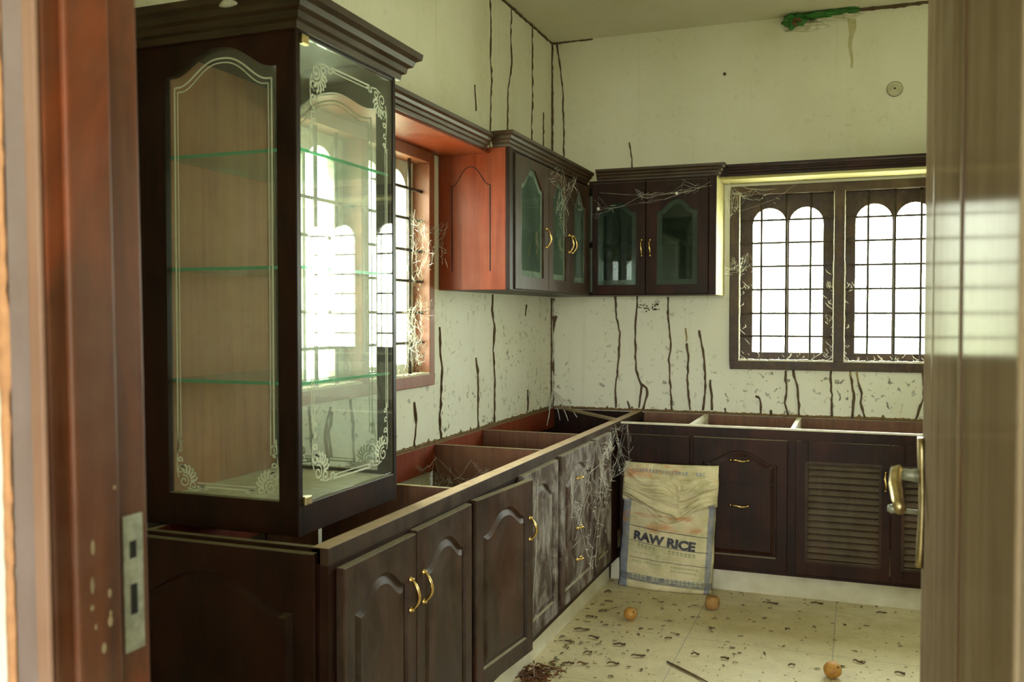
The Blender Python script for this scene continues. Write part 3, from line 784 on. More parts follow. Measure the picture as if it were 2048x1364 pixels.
# ------------------------------------------------------------------ glass display case
dc = thing('display_case', (.22, -3.06, H), 'tall dark-framed glass display case with etched panes, standing on the left base cupboards', 'display case')
X1 = .434; Y0 = -3.322; Y1 = -2.800; Z0 = H+.001; Z1 = 2.125
PW = .055
gl_arch = (.032, .378, .932, 2.022, 2.083)
for nm, F in (('front_frame', FY(Y0+.020)), ('rear_frame', FYp(Y1-.020))):
    P0 = arch_pts(*gl_arch, n=26, kind='bell')
    fr = obj(nm, glazed_door_mb(F, -.072 if nm == 'front_frame' else .004, Z0, X1, Z1, .020, P0), M['dark'], dc)
    g = obj('etched_pane', MB().fbox(F, .026, .925, .004, .386, 2.09, .008), M['glass'] if nm == 'front_frame' else M['glass_dust_bloom'], fr)
# long side: pivoting glass door between rails
def side_w(y0, z0, y1, z1): return MB().box(X1-.022, y0, z0, X1, y1, z1)
obj('side_rail', MB().box(X1-.022, Y0+.020, Z0, X1, Y1-.020, .925), M['dark'], dc, bevel=.002)
obj('side_rail', MB().box(X1-.022, Y0+.020, 2.098, X1, Y1-.020, Z1), M['dark'], dc, bevel=.002)
obj('back_board', MB().box(.003, Y0+.021, Z0+.04, .014, Y1-.021, Z1), M['ply'], dc)
obj('floor_board', MB().box(.015, Y0+.021, .905, X1-.023, Y1-.021, .922), M['bright_edge'], dc)
obj('top_board', MB().box(.015, Y0+.021, 2.105, X1-.023, Y1-.021, 2.122), M['dark'], dc)
gd = obj('glass_door', MB().box(X1-.004, Y0+.022, .930, X1+.002, Y1-.030, 2.094), M['glass'], dc)
obj('pivot_clip', MB().box(X1-.006, Y0+.020, .922, X1+.008, Y0+.052, .944), M['brass_dull'], gd, bevel=.002)
obj('pivot_clip', MB().box(X1-.006, Y0+.020, 2.076, X1+.008, Y0+.050, 2.100), M['brass_dull'], gd, bevel=.002)
obj('far_stile', MB().box(X1-.022, Y1-.030, .925, X1-.004, Y1-.020, 2.098), M['dark'], dc)
for z in (1.228, 1.522, 1.817):
    s_ = obj('glass_shelf', MB().box(.016, Y0+.024, z-.004, X1-.010, Y1-.024, z+.004), M['glass_shelf'], dc)
    obj('polished_edge', MB().box(.016, Y0+.0215, z-.0042, X1-.010, Y0+.0240, z+.0042).box(X1-.010, Y0+.024, z-.0042, X1-.0075, Y1-.024, z+.0042), M['glass_edge'], s_)
obj('frieze', MB().box(-.072, Y0, Z1, X1, Y1, Z1+.002), M['dark'], dc)
obj('crown', crown_mb([(-.072, Y0), (X1, Y0), (X1, Y1), (.004, Y1)], Z1-.020, scale=1.35), M['crown'], dc)
obj('cap_board', MB().box(.004, Y0-.03, Z1+.050, X1+.03, Y1+.03, Z1+.062).box(-.076, Y0-.03, Z1+.050, .004, Y0+.4, Z1+.062), M['dark'], dc)

# etched ornament: ribbons lying on the panes
def ribbon(mb, F, pts, wd, w_):
    n = len(pts); L = []; Rr = []
    for i in range(n):
        a = pts[max(0, i-1)]; b = pts[min(n-1, i+1)]
        dx, dy = b[0]-a[0], b[1]-a[1]; l_ = math.hypot(dx, dy) or 1
        nx, ny = -dy/l_*wd/2, dx/l_*wd/2
        L.append(F(pts[i][0]+nx, pts[i][1]+ny, w_)); Rr.append(F(pts[i][0]-nx, pts[i][1]-ny, w_))
    for i in range(n-1): mb.add([L[i], L[i+1], Rr[i+1], Rr[i]], [(0,1,2,3)])
def spiral(cx, cy_, r0, r1, a0, turns, n=26):
    return [(cx+(r0+(r1-r0)*i/n)*math.cos(a0+2*PI*turns*i/n), cy_+(r0+(r1-r0)*i/n)*math.sin(a0+2*PI*turns*i/n)) for i in range(n+1)]
def corner_scroll(mb, F, cu, cv, su, sv, w_, s=1.0):
    """leafy scroll in a corner; su, sv point inwards from the corner"""
    q = lambda pts: [(cu+su*a*s, cv+sv*b*s) for a, b in pts]
    for (cx, cy_, r0, r1, a0, t_) in ((.022,.022,.004,.016,0,1.3), (.050,.012,.003,.011,PI,1.2), (.012,.050,.003,.011,PI/2,-1.2),
                                      (.075,.010,.002,.008,0,1.1), (.010,.075,.002,.008,0,-1.1), (.010,.100,.002,.008,PI,1.1), (.012,.124,.002,.006,0,1.0)):
        ribbon(mb, F, q(spiral(cx, cy_, r0, r1, a0, t_)), .0035*s, w_)
    for k in range(6):
        a = PI/4 + (k-2.5)*.33
        ribbon(mb, F, q([(.024+.018*math.cos(a), .024+.018*math.sin(a)), (.024+.034*math.cos(a+.1), .024+.034*math.sin(a+.1)), (.024+.040*math.cos(a+.3), .024+.040*math.sin(a+.3))]), .006*s, w_)
    ribbon(mb, F, q([(.030,.006),(.05,.0),(.07,.002),(.095,.006)]), .003*s, w_)
    ribbon(mb, F, q([(.006,.030),(.0,.05),(.002,.09),(.006,.14)]), .003*s, w_)
for (nm, F) in (('a', FY(Y0+.020)), ('b', FYp(Y1-.020))):
    pane = [o for o in COL.objects if o.name.startswith('etched_pane')][0 if nm == 'a' else 1]
    mb = MB()
    for e, wd in ((.022, .0045), (.032, .003)):
        P = arch_pts(.032+e, .378-e, .932, 2.022-e*1.2, 2.083-e*1.1, n=30, kind='bell')
        ar = [P[3]] + P[4:-2] + [P[-1]]
        ribbon(mb, F, [(.378-e, 1.045), (.378-e, 1.4), P[3]], wd, .0088)
        ribbon(mb, F, ar, wd, .0088)
        ribbon(mb, F, [P[-1], (.032+e, 1.4), (.032+e, 1.045)], wd, .0088)
        ribbon(mb, F, [(.115, .932+e*.9), (.30, .932+e*.9)], wd, .0088)
    corner_scroll(mb, F, .050, .940, 1, 1, .0088, 1.05); corner_scroll(mb, F, .368, .940, -1, 1, .0088, 1.05)
    obj('etched_pattern', mb, M['etch'], pane, solid=False)
mb = MB(); Fg = FX(X1+.0026)
ya, yb, za, zb_ = Y0+.060, Y1-.062, .968, 2.050
for e, wd in ((0, .0045), (.010, .003)):
    for pts in ([(ya+.10, zb_-e), (yb-.10, zb_-e)], [(yb-e, zb_-.16), (yb-e, za+.16)], [(ya+.10, za+e), (yb-.10, za+e)], [(ya+e, zb_-.16), (ya+e, za+.16)]):
        ribbon(mb, Fg, pts, wd, 0)
for (cu, su) in ((ya, 1), (yb, -1)):
    for (cv, sv) in ((za, 1), (zb_, -1)): corner_scroll(mb, Fg, cu, cv, su, sv, 0, 1.25)
obj('etched_pattern', mb, M['etch'], gd, solid=False)

# ------------------------------------------------------------------ doorway: left jamb, open leaf
JX = .864
jm = MB()
jm.box(DX0+.001, YH-.014, 0, JX-.012, YF+.004, 2.10)                       # body of the post
jm.box(JX-.012, YH+.010, 0, JX, YF-.056, 2.10)                             # stop
mjb = obj('door_frame', jm, M['jamb'], bevel=.004); mjb['kind'] = 'structure'; mjb.name = 'trim_3'
lin = struct('trim_4', MB().box(DX0+.001, YH-.014, 2.10, DX1-.001, YF+.004, 2.12), M['jamb'])
rj = struct('trim_5', MB().box(1.905, YH-.014, 0, DX1-.001, YF+.004, 2.10), M['jamb'], bevel=.004)
def lean(o):
    for v in o.data.vertices: v.co.x += .006 - .0145*(v.co.z + wloc(o).z - 1.0)
LEAN = [mjb]
# raised bead on the face towards the hall, and a ragged plaster edge beside it
obj('face_bead', MB().box(JX-.034, YH-.022, 0, JX-.012, YH-.0145, 2.10), M['jamb_bead'], mjb, bevel=.004)
obj('face_sheen_board', MB().box(DX0+.006, YH-.0175, 0, JX-.036, YH-.0142, 2.10), M['jamb_face'], mjb, bevel=.001)  # thin sheet added to carry the lit mauve sheen of the jamb front
mb = MB(); rings = []
for i in range(120):
    z = 2.10*i/119; q = .004+.006*random.random()
    if 1.30 < z < 1.42: q += .012*math.sin((z-1.30)/.12*PI)
    rings.append([(DX0-.013, YH-.0125, z), (DX0-.011, YH-.016-q*.3, z), (DX0-.004+q*.6, YH-.018, z), (DX0-.002+q*.6, YH-.0145, z)])
mb.loft(rings, True, True, True)
M['raw_plaster'] = simple('raw_orange_plaster', (0.55, 0.27, 0.13), .9, 0, (0.42, 0.20, 0.10), 40, .004)
obj('plaster_edge', mb, M['raw_plaster'], mjb, smooth=True)
# strike plate
Fj = FX(JX-.012)
def plate_with_holes(F, u0, v0, u1, v1, holes, w0, w1):
    vs = sorted([v0, v1]+[a for h in holes for a in (h[1], h[3])]); mb = MB()
    for a, b in zip(vs[:-1], vs[1:]):
        hh = [h for h in holes if h[1] < (a+b)/2 < h[3]]
        if hh:
            h = hh[0]; mb.fbox(F, u0, a, w0, h[0], b, w1); mb.fbox(F, h[2], a, w0, u1, b, w1)
        else: mb.fbox(F, u0, a, w0, u1, b, w1)
    return mb
sk = obj('strike_plate', plate_with_holes(Fj, -4.342, .965, -4.308, 1.142, [(-4.332,1.085,-4.318,1.108), (-4.332,1.012,-4.318,1.052)], 0.0003, .0022), M['steel'], mjb)
obj('strike_recess', MB().fbox(Fj, -4.332, 1.085, .0001, -4.318, 1.108, .0006).fbox(Fj, -4.332, 1.012, .0001, -4.318, 1.052, .0006), M['black'], sk)
# chips in the varnish
mb = MB()
for (y, z, a, b) in ((-4.402,1.118,.003,.010),(-4.404,1.072,.003,.011),(-4.377,1.055,.003,.006),(-4.377,1.020,.004,.007),(-4.388,.990,.004,.007),(-4.405,1.045,.003,.004),(-4.365,1.185,.003,.003),(-4.40,1.02,.002,.004),(-4.376,1.03,.002,.004)):
    mb.add([(JX+.0004, y+a*math.cos(k), z+b*math.sin(k)) for k in [2*PI*i/8 for i in range(8)]], [tuple(range(8))])
obj('varnish_chip', mb, M['ply_edge'], mjb, solid=False)

for o in [mjb]+list(mjb.children_recursive): lean(o)
LX = 1.862
lf = thing('open_door', (1.885, -3.78, 0), 'glossy brown wooden door leaf standing open at the right edge of the view', 'door')
Fl = lambda u, v, w_: (LX - w_, u, v)
mb = MB().box(LX, -4.430, .012, LX+.038, -3.322, 2.09)
leaf = obj('leaf', mb, M['leaf'], lf, bevel=.005)
# stiles stand slightly proud, with red-brown grooves between
obj('stile', MB().fbox(Fl, -3.520, .012, .0, -3.322, 2.09, .007), M['leaf'], lf, bevel=.003)
obj('moulding', MB().fbox(Fl, -3.545, .012, .0, -3.521, 2.09, .003), M['leaf_groove'], lf)
obj('inner_panel', MB().fbox(Fl, -3.965, .012, .0, -3.546, 2.09, .006), M['leaf'], lf, bevel=.003)
obj('moulding', MB().fbox(Fl, -4.015, .012, .0, -3.966, 2.09, .003), M['leaf_groove'], lf)
obj('stile', MB().fbox(Fl, -4.430, .012, .0, -4.016, 2.09, .006), M['leaf'], lf, bevel=.003)
# handle set
YP = -3.375
mb = MB(); rings = []
for i in range(17):
    z = .925+.245*i/16; e = abs(2*i/16-1)
    hw = .020*(1-.35*max(0, e-.75)/.25*1.2); d = .010+.002*math.cos(i*PI/8)
    rings.append([Fl(YP-hw, z, .0072), Fl(YP-hw*.8, z, .0072+d), Fl(YP+hw*.8, z, .0072+d), Fl(YP+hw, z, .0072)])
mb.loft(rings, True, True, True)
bp_ = obj('lock_plate', mb, M['brass_dull'], lf, smooth=True)
nk_ = MB().tube([Fl(YP, 1.098, .015), Fl(YP, 1.098, .030), Fl(YP, 1.100, .050)], [.014, .011, .010], 12)
obj('lever_neck', nk_, M['steel'], bp_, smooth=True)
lv = MB().tube([Fl(YP, 1.112, .047), Fl(YP-.004, 1.106, .056), Fl(YP-.040, 1.086, .059), Fl(YP-.078, 1.064, .056), Fl(YP-.100, 1.050, .051)], [.006, .011, .0115, .010, .0105], 12)
obj('lever', lv, M['brass_dull'], bp_, smooth=True)
ky = MB().tube([Fl(YP, 1.028, .012), Fl(YP, 1.030, .050), Fl(YP, 1.032, .062), Fl(YP, 1.033, .070)], [.0045, .0045, .009, .006], 10)
obj('key', ky, M['steel'], bp_, smooth=True)

# ------------------------------------------------------------------ rice sack
sack = thing('rice_sack', (.82, -.66, 0), 'crumpled printed rice sack with its top folded over, leaning on the back cupboards', 'sack')
def sack_mat():
    m, t, p = new_mat('woven_sack_plastic'); P = pos(t)
    base = mix(t, ramp(t, noise(t, P, 9, 6, .65), .35, .7), (0.66, 0.58, 0.37), (0.44, 0.38, 0.20))
    s_ = t.nodes.new('ShaderNodeSeparateXYZ'); t.links.new(P, s_.inputs[0])
    x, z = s_.outputs[0], s_.outputs[2]
    # blue-grey printed side strips (follow the slight lean of the sack) and bottom band
    xl = math_(t, 'ADD', x, math_(t, 'MULTIPLY', z, -.06))
    l_ = ramp(t, xl, .0, 1.0); 
    def band(val, a, b):
        return math_(t, 'MULTIPLY', math_(t, 'GREATER_THAN', val, a), math_(t, 'LESS_THAN', val, b))
    blue = math_(t, 'ADD', band(xl, .0, .628), band(xl, 1.022, 1.050), True)
    lowz = math_(t, 'LESS_THAN', z, .46)
    wear = math_(t, 'ADD', .35, math_(t, 'MULTIPLY', noise(t, P, 30, 5), .8), True)
    base = mix(t, math_(t, 'MULTIPLY', math_(t, 'MULTIPLY', blue, lowz), math_(t, 'MULTIPLY', wear, .95)), base, (0.09, 0.12, 0.24))
    bb = band(math_(t, 'ADD', z, math_(t, 'MULTIPLY', x, .05)), .075, .112)
    base = mix(t, math_(t, 'MULTIPLY', bb, math_(t, 'MULTIPLY', wear, 1.0)), base, (0.09, 0.10, 0.12))
    # faded orange print and green damp
    orr = math_(t, 'MULTIPLY', ramp(t, noise(t, mapping(t, P, (7, 7, 16), (2, 0, 5)), 1.0, 5, .6), .48, .62), .8)
    ob = math_(t, 'ADD', band(z, .30, .395), band(z, .575, .648), True)
    base = mix(t, math_(t, 'MULTIPLY', orr, ob), base, (0.50, 0.20, 0.07))
    gr = math_(t, 'MULTIPLY', ramp(t, noise(t, mapping(t, P, (6, 6, 6), (9, 0, 1)), 1.0, 5, .6), .50, .68), .6)
    base = mix(t, gr, base, (0.20, 0.20, 0.07))
    t.links.new(base, p.inputs['Base Color']); p.inputs['Roughness'].default_value = .65
    wv = t.nodes.new('ShaderNodeTexWave'); wv.inputs['Scale'].default_value = 120; t.links.new(P, wv.inputs[0])
    bump(t, p, noise(t, P, 26, 6, .6), .5, .006)
    return m
M['sack'] = sack_mat()
from mathutils import noise as mn
def nz3(x, y, z): return mn.noise(Vector((x, y, z)))
SH = .640
def sack_half(z):   # left, right edge of the sack at height z
    l_ = .578+.034*(z/.6)+.006*nz3(z*9, 1, 0); r_ = 1.060+.022*(z/.46 if z < .46 else 1)+.010*nz3(z*8, 5, 2)
    return l_, r_
def sack_front(x, z):
    l_, r_ = sack_half(z); s_ = (x-l_)/(r_-l_); s_ = min(1, max(0, s_))
    bulge = .062*(math.sin(PI*s_)**.45)*(.45+.55*math.sin(PI*min(1, .12+z/SH*.85)))
    cr = .011*nz3(x*7, z*9, 3)+.006*nz3(x*17, z*14, 1)
    lean = .0*z
    return -.640-bulge-cr*math.sin(PI*s_)**.5
mb = MB(); nz_, nx_ = 60, 40; rings = []
for k in range(nz_+1):
    z = .003+SH*.985*k/nz_; l_, r_ = sack_half(z); ring = []
    for i in range(nx_+1):
        s_ = i/nx_; x = l_+(r_-l_)*s_; ring.append((x, sack_front(x, z), z))
    for i in range(nx_-1, 0, -1):
        s_ = i/nx_; x = l_+(r_-l_)*s_; ring.append((x, -.632+.010*math.sin(PI*s_), z))
    rings.append(ring)
mb.loft(rings, True, True, True)
obj('sack_body', mb, M['sack'], sack, smooth=True)
# folded-over top: crumpled layer hanging over the front
mb = MB(); rings = []; nk = 64
for k in range(nk+1):
    s2 = k/nk; ring_o = []; 
    for i in range(81):
        s_ = i/80
        sag = .06*math.sin(PI*s_)*(.8+.5*nz3(s_*3, 0, 2))+.05*s_*(1-s_)*2 - .02*math.sin(PI*s_*3)*s2
        zlow = .455-.010*s_-sag*1.05
        z = .650+(zlow-.650)*s2
        l_, r_ = sack_half(min(z, .6)); x = l_+.004+(r_+.012-l_-.008)*s_
        # diagonal creases
        amp = .12+.88*min(1, max(0, (s2-.22)/.3))
        rd = lambda q: 1-2*abs(q)
        dd = s2*5.2 - s_*1.9*(1 if s_ < .62 else -.7) + 1.0*nz3(s_*3, s2*3, 7)
        cr = amp*(.024*rd(nz3(dd, s_*1.2, 4.2)*1.6)+.014*rd(nz3(dd*2.1+s_, s_*2.5, 9.1)*1.5)+.007*nz3(s_*13, s2*15, 3))+.003*nz3(s_*25, s2*22, 5)
        y = sack_front(x, min(z, .6))-.010-.030*math.sin(PI*min(1, s2*1.0))**.7*(.5+.5*s2) - cr*(math.sin(PI*min(1,max(0,s_)))**.3)
        ring_o.append((x, y, z))
    back = [(x, y+.012, z+.002) for x, y, z in reversed(ring_o)]
    rings.append(ring_o+back)
mb.loft(rings, True, True, True)
obj('folded_top', mb, M['sack'], sack, smooth=True)
# printed letters and rules
M['ink'] = simple('faded_black_ink', (0.02, 0.018, 0.028), .7, 0, (0.09, 0.085, 0.09), 60)
M['ink_blue'] = simple('faded_blue_ink', (0.16, 0.20, 0.26), .7, 0, (0.25, 0.28, 0.28), 60)
M['ink_green'] = simple('faded_green_ink', (0.20, 0.24, 0.10), .7, 0, (0.28, 0.30, 0.14), 60)
M['ink_pale'] = simple('pale_print', (0.45, 0.45, 0.36), .7, 0, (0.36, 0.36, 0.28), 60)
def on_sack(o_mesh_verts, x0, z0, ang, sx_=1.0):
    out = []
    for (a, b) in o_mesh_verts:
        x = x0+a*math.cos(ang)*sx_-b*math.sin(ang); z = z0+a*math.sin(ang)*sx_+b*math.cos(ang)
        out.append((x, sack_front(x, z)-.0022, z))
    return out
def text_part(name, s, size, x0, z0, ang, m, parent, stretch=1.0, bold=0.0):
    cu = bpy.data.curves.new(name, 'FONT'); cu.body = s; cu.size = size; cu.offset = bold; cu.resolution_u = 3
    tmp = bpy.data.objects.new('tmp_text', cu); COL.objects.link(tmp); bpy.context.view_layer.update()
    me = bpy.data.meshes.new_from_object(tmp.evaluated_get(bpy.context.evaluated_depsgraph_get()))
    bpy.data.objects.remove(tmp); bpy.data.curves.remove(cu)
    bm = bmesh.new(); bm.from_mesh(me); bpy.data.meshes.remove(me)
    bmesh.ops.triangulate(bm, faces=bm.faces[:])
    for _ in range(4):
        lg = [e_ for e_ in bm.edges if e_.calc_length() > .006]
        if not lg: break
        bmesh.ops.subdivide_edges(bm, edges=lg, cuts=1)
        bmesh.ops.triangulate(bm, faces=[f_ for f_ in bm.faces if len(f_.verts) > 3])
    pts = on_sack([(v.co.x, v.co.y) for v in bm.verts], x0, z0, ang, stretch)
    for v, p_ in zip(bm.verts, pts): v.co = p_
    o = obj(name, bm, m, parent, solid=False, weld=False)
    o['label'] = 'printed words ' + s if s.isupper() else 'print'
    return o
AN = -.125
text_part('printed_lettering', 'RAW RICE', .060, .668, .262, AN, M['ink'], sack, 1.13, .0034)
def rule(x0, z0, x1, z1, th, m, name='printed_rule'):
    n = 30; mb = MB(); V = []
    for i in range(n+1):
        x = x0+(x1-x0)*i/n; z = z0+(z1-z0)*i/n
        V.append((x, sack_front(x, z-th/2)-.0010, z-th/2)); V.append((x, sack_front(x, z+th/2)-.0010, z+th/2))
    mb.add(V, [(2*i, 2*i+2, 2*i+3, 2*i+1) for i in range(n)])
    return obj(name, mb, m, sack, solid=False, weld=False)
rule(.650, .330, 1.045, .290, .0035, M['ink'])
rule(.650, .252, 1.045, .212, .0030, M['ink'])
rule(.645, .168, 1.045, .140, .0025, M['ink'])
rule(.845, .205, .845, .090, .0030, M['ink'])
mb = MB()
def dashes(mb, x0, z0, x1, h, ang, gap=.35, n=14):
    for i in range(n):
        if random.random() < .12: continue
        a = x0+(x1-x0)*i/n; b = a+(x1-x0)/n*(1-gap); zz = z0+math.tan(ang)*(a-x0)
        for (q0, q1) in ((0, .28), (.62, 1.0)):
            z_a, z_b = zz+h*q0, zz+h*q1
            mb.add([(a, sack_front(a, z_a)-.0011, z_a), (b, sack_front(b, z_a)-.0011, z_a), (b, sack_front(b, z_b)-.0011, z_b), (a, sack_front(a, z_b)-.0011, z_b)], [(0,1,2,3)])
dashes(mb, .69, .222, .99, .016, AN, .3, 15); tag(obj('faded_green_line', mb, M['ink_green'], sack, solid=False, weld=False), kind='stuff')
mb = MB(); dashes(mb, .66, .145, .82, .008, AN*.6, .3, 12); dashes(mb, .86, .128, 1.00, .008, AN*.6, .3, 10); dashes(mb, .86, .108, .99, .007, AN*.6, .3, 10); dashes(mb, .67, .190, .81, .006, AN*.6, .4, 12)
tag(obj('small_print', mb, M['ink_green'], sack, solid=False, weld=False), kind='stuff')
mb = MB(); dashes(mb, .66, .056, 1.02, .020, -.04, .35, 17); tag(obj('bottom_print', mb, M['ink_pale'], sack, solid=False, weld=False), kind='stuff')

mb = MB()
for i in range(22):
    if random.random() < .1: continue
    x = .665+.37*i/22; z = .608-.008*(i/22)
    for (q0, q1, d0, d1) in ((0, .004, 0, .011), (.010, .014, 0, .011), (0, .016, .004, .010)):
        if random.random() < .25: continue
        mb.add([(x+d0, sack_front(x+d0, z+q0)-.0265, z+q0), (x+d1, sack_front(x+d1, z+q0)-.0265, z+q0), (x+d1, sack_front(x+d1, z+q1)-.0265, z+q1), (x+d0, sack_front(x+d0, z+q1)-.0265, z+q1)], [(0,1,2,3)])
from mathutils.bvhtree import BVHTree
_fl = [o for o in COL.objects if o.name == 'folded_top'][0]; _off = wloc(_fl)
_bv = BVHTree.FromPolygons([v.co + _off for v in _fl.data.vertices], [tuple(p.vertices) for p in _fl.data.polygons])
nv = []
for (x, y, z) in mb.v:
    hit = _bv.ray_cast(Vector((x, -2.0, z)), Vector((0, 1, 0)))
    nv.append((x, hit[0].y-.0012, z) if hit[0] else (x, y, z))
mb.v = nv
tag(obj('faded_blue_line', mb, M['ink_blue'], sack, solid=False, weld=False), kind='stuff')
# ------------------------------------------------------------------ fallen fruit
def fruit(x, y, r, name, label, m, sq=(1,1,1), bumpy=.06, boxy=0):
    bm = bmesh.new(); bmesh.ops.create_icosphere(bm, subdivisions=3, radius=1)
    for v in bm.verts:
        d = v.co.normalized(); k = 1+bumpy*nz3(d.x*2+x*9, d.y*2, d.z*2)
        if boxy: 
            mxx = max(abs(d.x), abs(d.y), abs(d.z)); k *= (1-boxy)+boxy/mxx*.85
        if d.z > .93: k *= .95
        v.co = Vector((d.x*sq[0], d.y*sq[1], d.z*sq[2]))*r*k
    zmin = min(v.co.z for v in bm.verts)
    for v in bm.verts: v.co += Vector((x, y, -zmin+.0005))
    root = obj(name, bm, m, None, smooth=True); tag(root, label, 'fruit')
    st = MB(); top = r*sq[2]*1.9
    a = .8; cx_, cy__ = x+r*.55, y-r*.5; cz = r*1.45
    st.tube([(cx_-.004, cy__+.004, cz-.006), (cx_+.004, cy__-.004, cz+.004)], [.006, .004], 8)
    obj('stem_end', st, M['litter'], root, smooth=True)
    return root
fruit(.768, -1.165, .030, 'dried_fruit', 'small round orange dried fruit on the floor near the left cupboards', M['orange'])
fruit(1.098, -.875, .036, 'dried_fruit', 'blocky brown dried fruit on the floor just in front of the rice sack', M['brown_nut'], (1, 1, 1.0), .12, .6)
fruit(1.655, -1.545, .034, 'dried_fruit', 'orange dried fruit on the floor at the bottom of the view, nearest the open door', M['orange'], (1, 1, .95), .10)

# ------------------------------------------------------------------ litter on the floor
def leaf_mb(mb, x, y, L, Wd, ang, curl=.006):
    c, s_ = math.cos(ang), math.sin(ang); n = 5; V = []
    for i in range(n+1):
        q = i/n; hw = Wd*.5*math.sin(PI*(.08+.84*q))*random.uniform(.7, 1.2); lx = (q-.5)*L; z = .0022+curl*abs(math.sin(q*PI+.4))*random.uniform(.2,1)
        for sg in (-1, 0, 1):
            V.append((x+c*lx-s_*hw*sg, y+s_*lx+c*hw*sg, z+(curl*.6 if sg else 0)))
    F_ = []
    for i in range(n):
        for k in (0, 1): F_.append((i*3+k, i*3+k+1, i*3+k+4, i*3+k+3))
    mb.add(V, F_)
def litter_spot():
    # denser along the left kick and the foot of the sack
    while True:
        x = random.uniform(.53, 2.5); y = random.uniform(-3.0, -.56)
        dl = x-.53; db = -.56-y
        pr = .10+.9*math.exp(-dl/.28)+.35*math.exp(-db/.18)+.10*math.exp(-((y+1.6)/.5)**2)
        if .54 < x < 1.10 and y > -.735: continue
        if random.random() < pr: return x, y
big = [(.60,-1.38,.070,.020,.3),(.675,-1.46,.050,.014,-.2),(.80,-1.50,.055,.016,.2),(.70,-1.64,.045,.012,.9),(.905,-1.60,.060,.014,.4),
       (.62,-1.10,.050,.016,1.0),(.585,-1.20,.045,.016,.7),(.61,-.95,.04,.012,.5),(1.13,-1.16,.040,.012,1.9),(1.24,-1.50,.035,.014,0),
       (.83,-1.72,.050,.014,.3),(1.36,-.70,.055,.012,.1),(1.56,-.62,.060,.012,-.2),(1.85,-.66,.050,.014,.3),(1.40,-1.72,.040,.013,-.1),
       (1.50,-1.48,.03,.012,.5),(.66,-1.78,.05,.014,.3),(.59,-1.55,.045,.016,-.4),(1.12,-1.50,.035,.010,.1),(1.45,-1.05,.03,.012,1.3),
       (.98,-1.35,.035,.010,.6),(1.75,-1.35,.05,.012,-.5),(1.9,-1.42,.04,.012,-.3),(.56,-.80,.05,.014,1.3)]
for (x, y, L, Wd, a) in big:
    mb = MB(); leaf_mb(mb, x, y, L, Wd, a, .008); leaf_mb(mb, x+L*.3, y+.008, L*.5, Wd*.8, a+.9, .006)
    o = obj('dead_leaf', mb, M['litter'], None, solid=False, weld=False)
    tag(o, 'curled dark dead leaf scrap lying on the cream tiled floor', 'leaf', 'larger dead leaf scraps on the floor')
mb = MB()
for i in range(620):
    x, y = litter_spot(); L = random.choice((.006, .009, .012, .018, .026)); leaf_mb(mb, x, y, L, L*random.uniform(.25,.7), random.uniform(0, PI), .003)
tag(obj('leaf_litter', mb, M['litter'], None, solid=False, weld=False), 'crumbs of dead leaf and dirt scattered over the cream floor', 'litter', kind='stuff')
mb = MB()
for i in range(130):
    r_ = abs(random.gauss(0, .055)); a = random.uniform(0, 2*PI); x = .585+r_*math.cos(a)*1.0; y = -1.955+r_*math.sin(a)*1.5
    x = max(x, .53)
    b = len(mb.v); leaf_mb(mb, x, y, random.uniform(.015,.05), random.uniform(.005,.014), random.uniform(0, PI), .010)
    lift = max(0, .022-r_*.25)*random.random()
    mb.v[b:] = [(p_[0], p_[1], p_[2]+lift) for p_ in mb.v[b:]]
tag(obj('leaf_heap', mb, M['litter_red'], None, solid=False, weld=False), 'small red-brown heap of leaf debris against the foot of the left cupboards', 'litter', kind='stuff')
tag(obj('twig', MB().tube([(1.027,-1.617,.005),(1.09,-1.67,.006),(1.16,-1.725,.005),(1.215,-1.775,.006)], [.0035,.0045,.004,.003], 6), M['litter'], None, smooth=True),
    'thin dark twig lying on the floor at the bottom of the view', 'twig')

# ------------------------------------------------------------------ wall fittings
jb = obj('junction_cover', MB().lathe(lambda a, b, c: (1.902+a, -.0005-c, 2.594+b), [(.036,0),(.038,.006),(.034,.012),(.030,.010),(.026,.010),(.024,.014),(.004,.016)], 28), M['plastic_white'], None, smooth=True)
tag(jb, 'round yellowed plastic cover disc on the back wall above the window', 'junction box cover')
obj('centre_screw', MB().lathe(lambda a, b, c: (1.902+a, -.0165-c, 2.594+b), [(.005,0),(.005,.002),(.001,.003)], 10), M['black'], jb)
obj('dark_rim', MB().tube([(1.902+.037*math.cos(a), -.002, 2.594+.037*math.sin(a)) for a in [2*PI*i/28 for i in range(28)]], .0035, 6, closed=True), M['mud'], jb, smooth=True)
# bright spots: small round white dots on the back wall cupboard
for (x, z) in ((.385, 1.990), (.818, 2.055)):
    obj('round_dot', MB().lathe(lambda a, b, c: (x+a, -DU-.0222-c, z+b), [(.009,0),(.009,.003),(.006,.007),(.001,.009)], 12), M['plastic_shiny'], ub, smooth=True)['label'] = 'small shiny white round dot'
co = obj('cocoon', MB().tube([(.268,-3.395,2.158),(.285,-3.398,2.160),(.302,-3.398,2.160),(.318,-3.395,2.158)], [.003,.009,.009,.003], 10), M['web'], None, smooth=True)
tag(co, 'small pale cocoon stuck on the dark crown of the glass display case', 'cocoon')
obj('dark_spot', MB().lathe(lambda a, b, c: (1.02+a, -.0006-c, 2.755+b), [(.010,0),(.008,.004),(.002,.006)], 8), M['mud'], wall_back)
mb = MB(); rings = []
for i in range(14):
    q = i/13; z = 2.985-.26*q; xc = 1.684+.006*math.sin(q*9); hw = (.020 if q < .3 else .013)*(1-.75*q)+.002
    mb.v += [(xc-hw, -.0012, z), (xc+hw, -.0012, z)]
mb.f = [(2*i, 2*i+1, 2*i+3, 2*i+2) for i in range(13)]
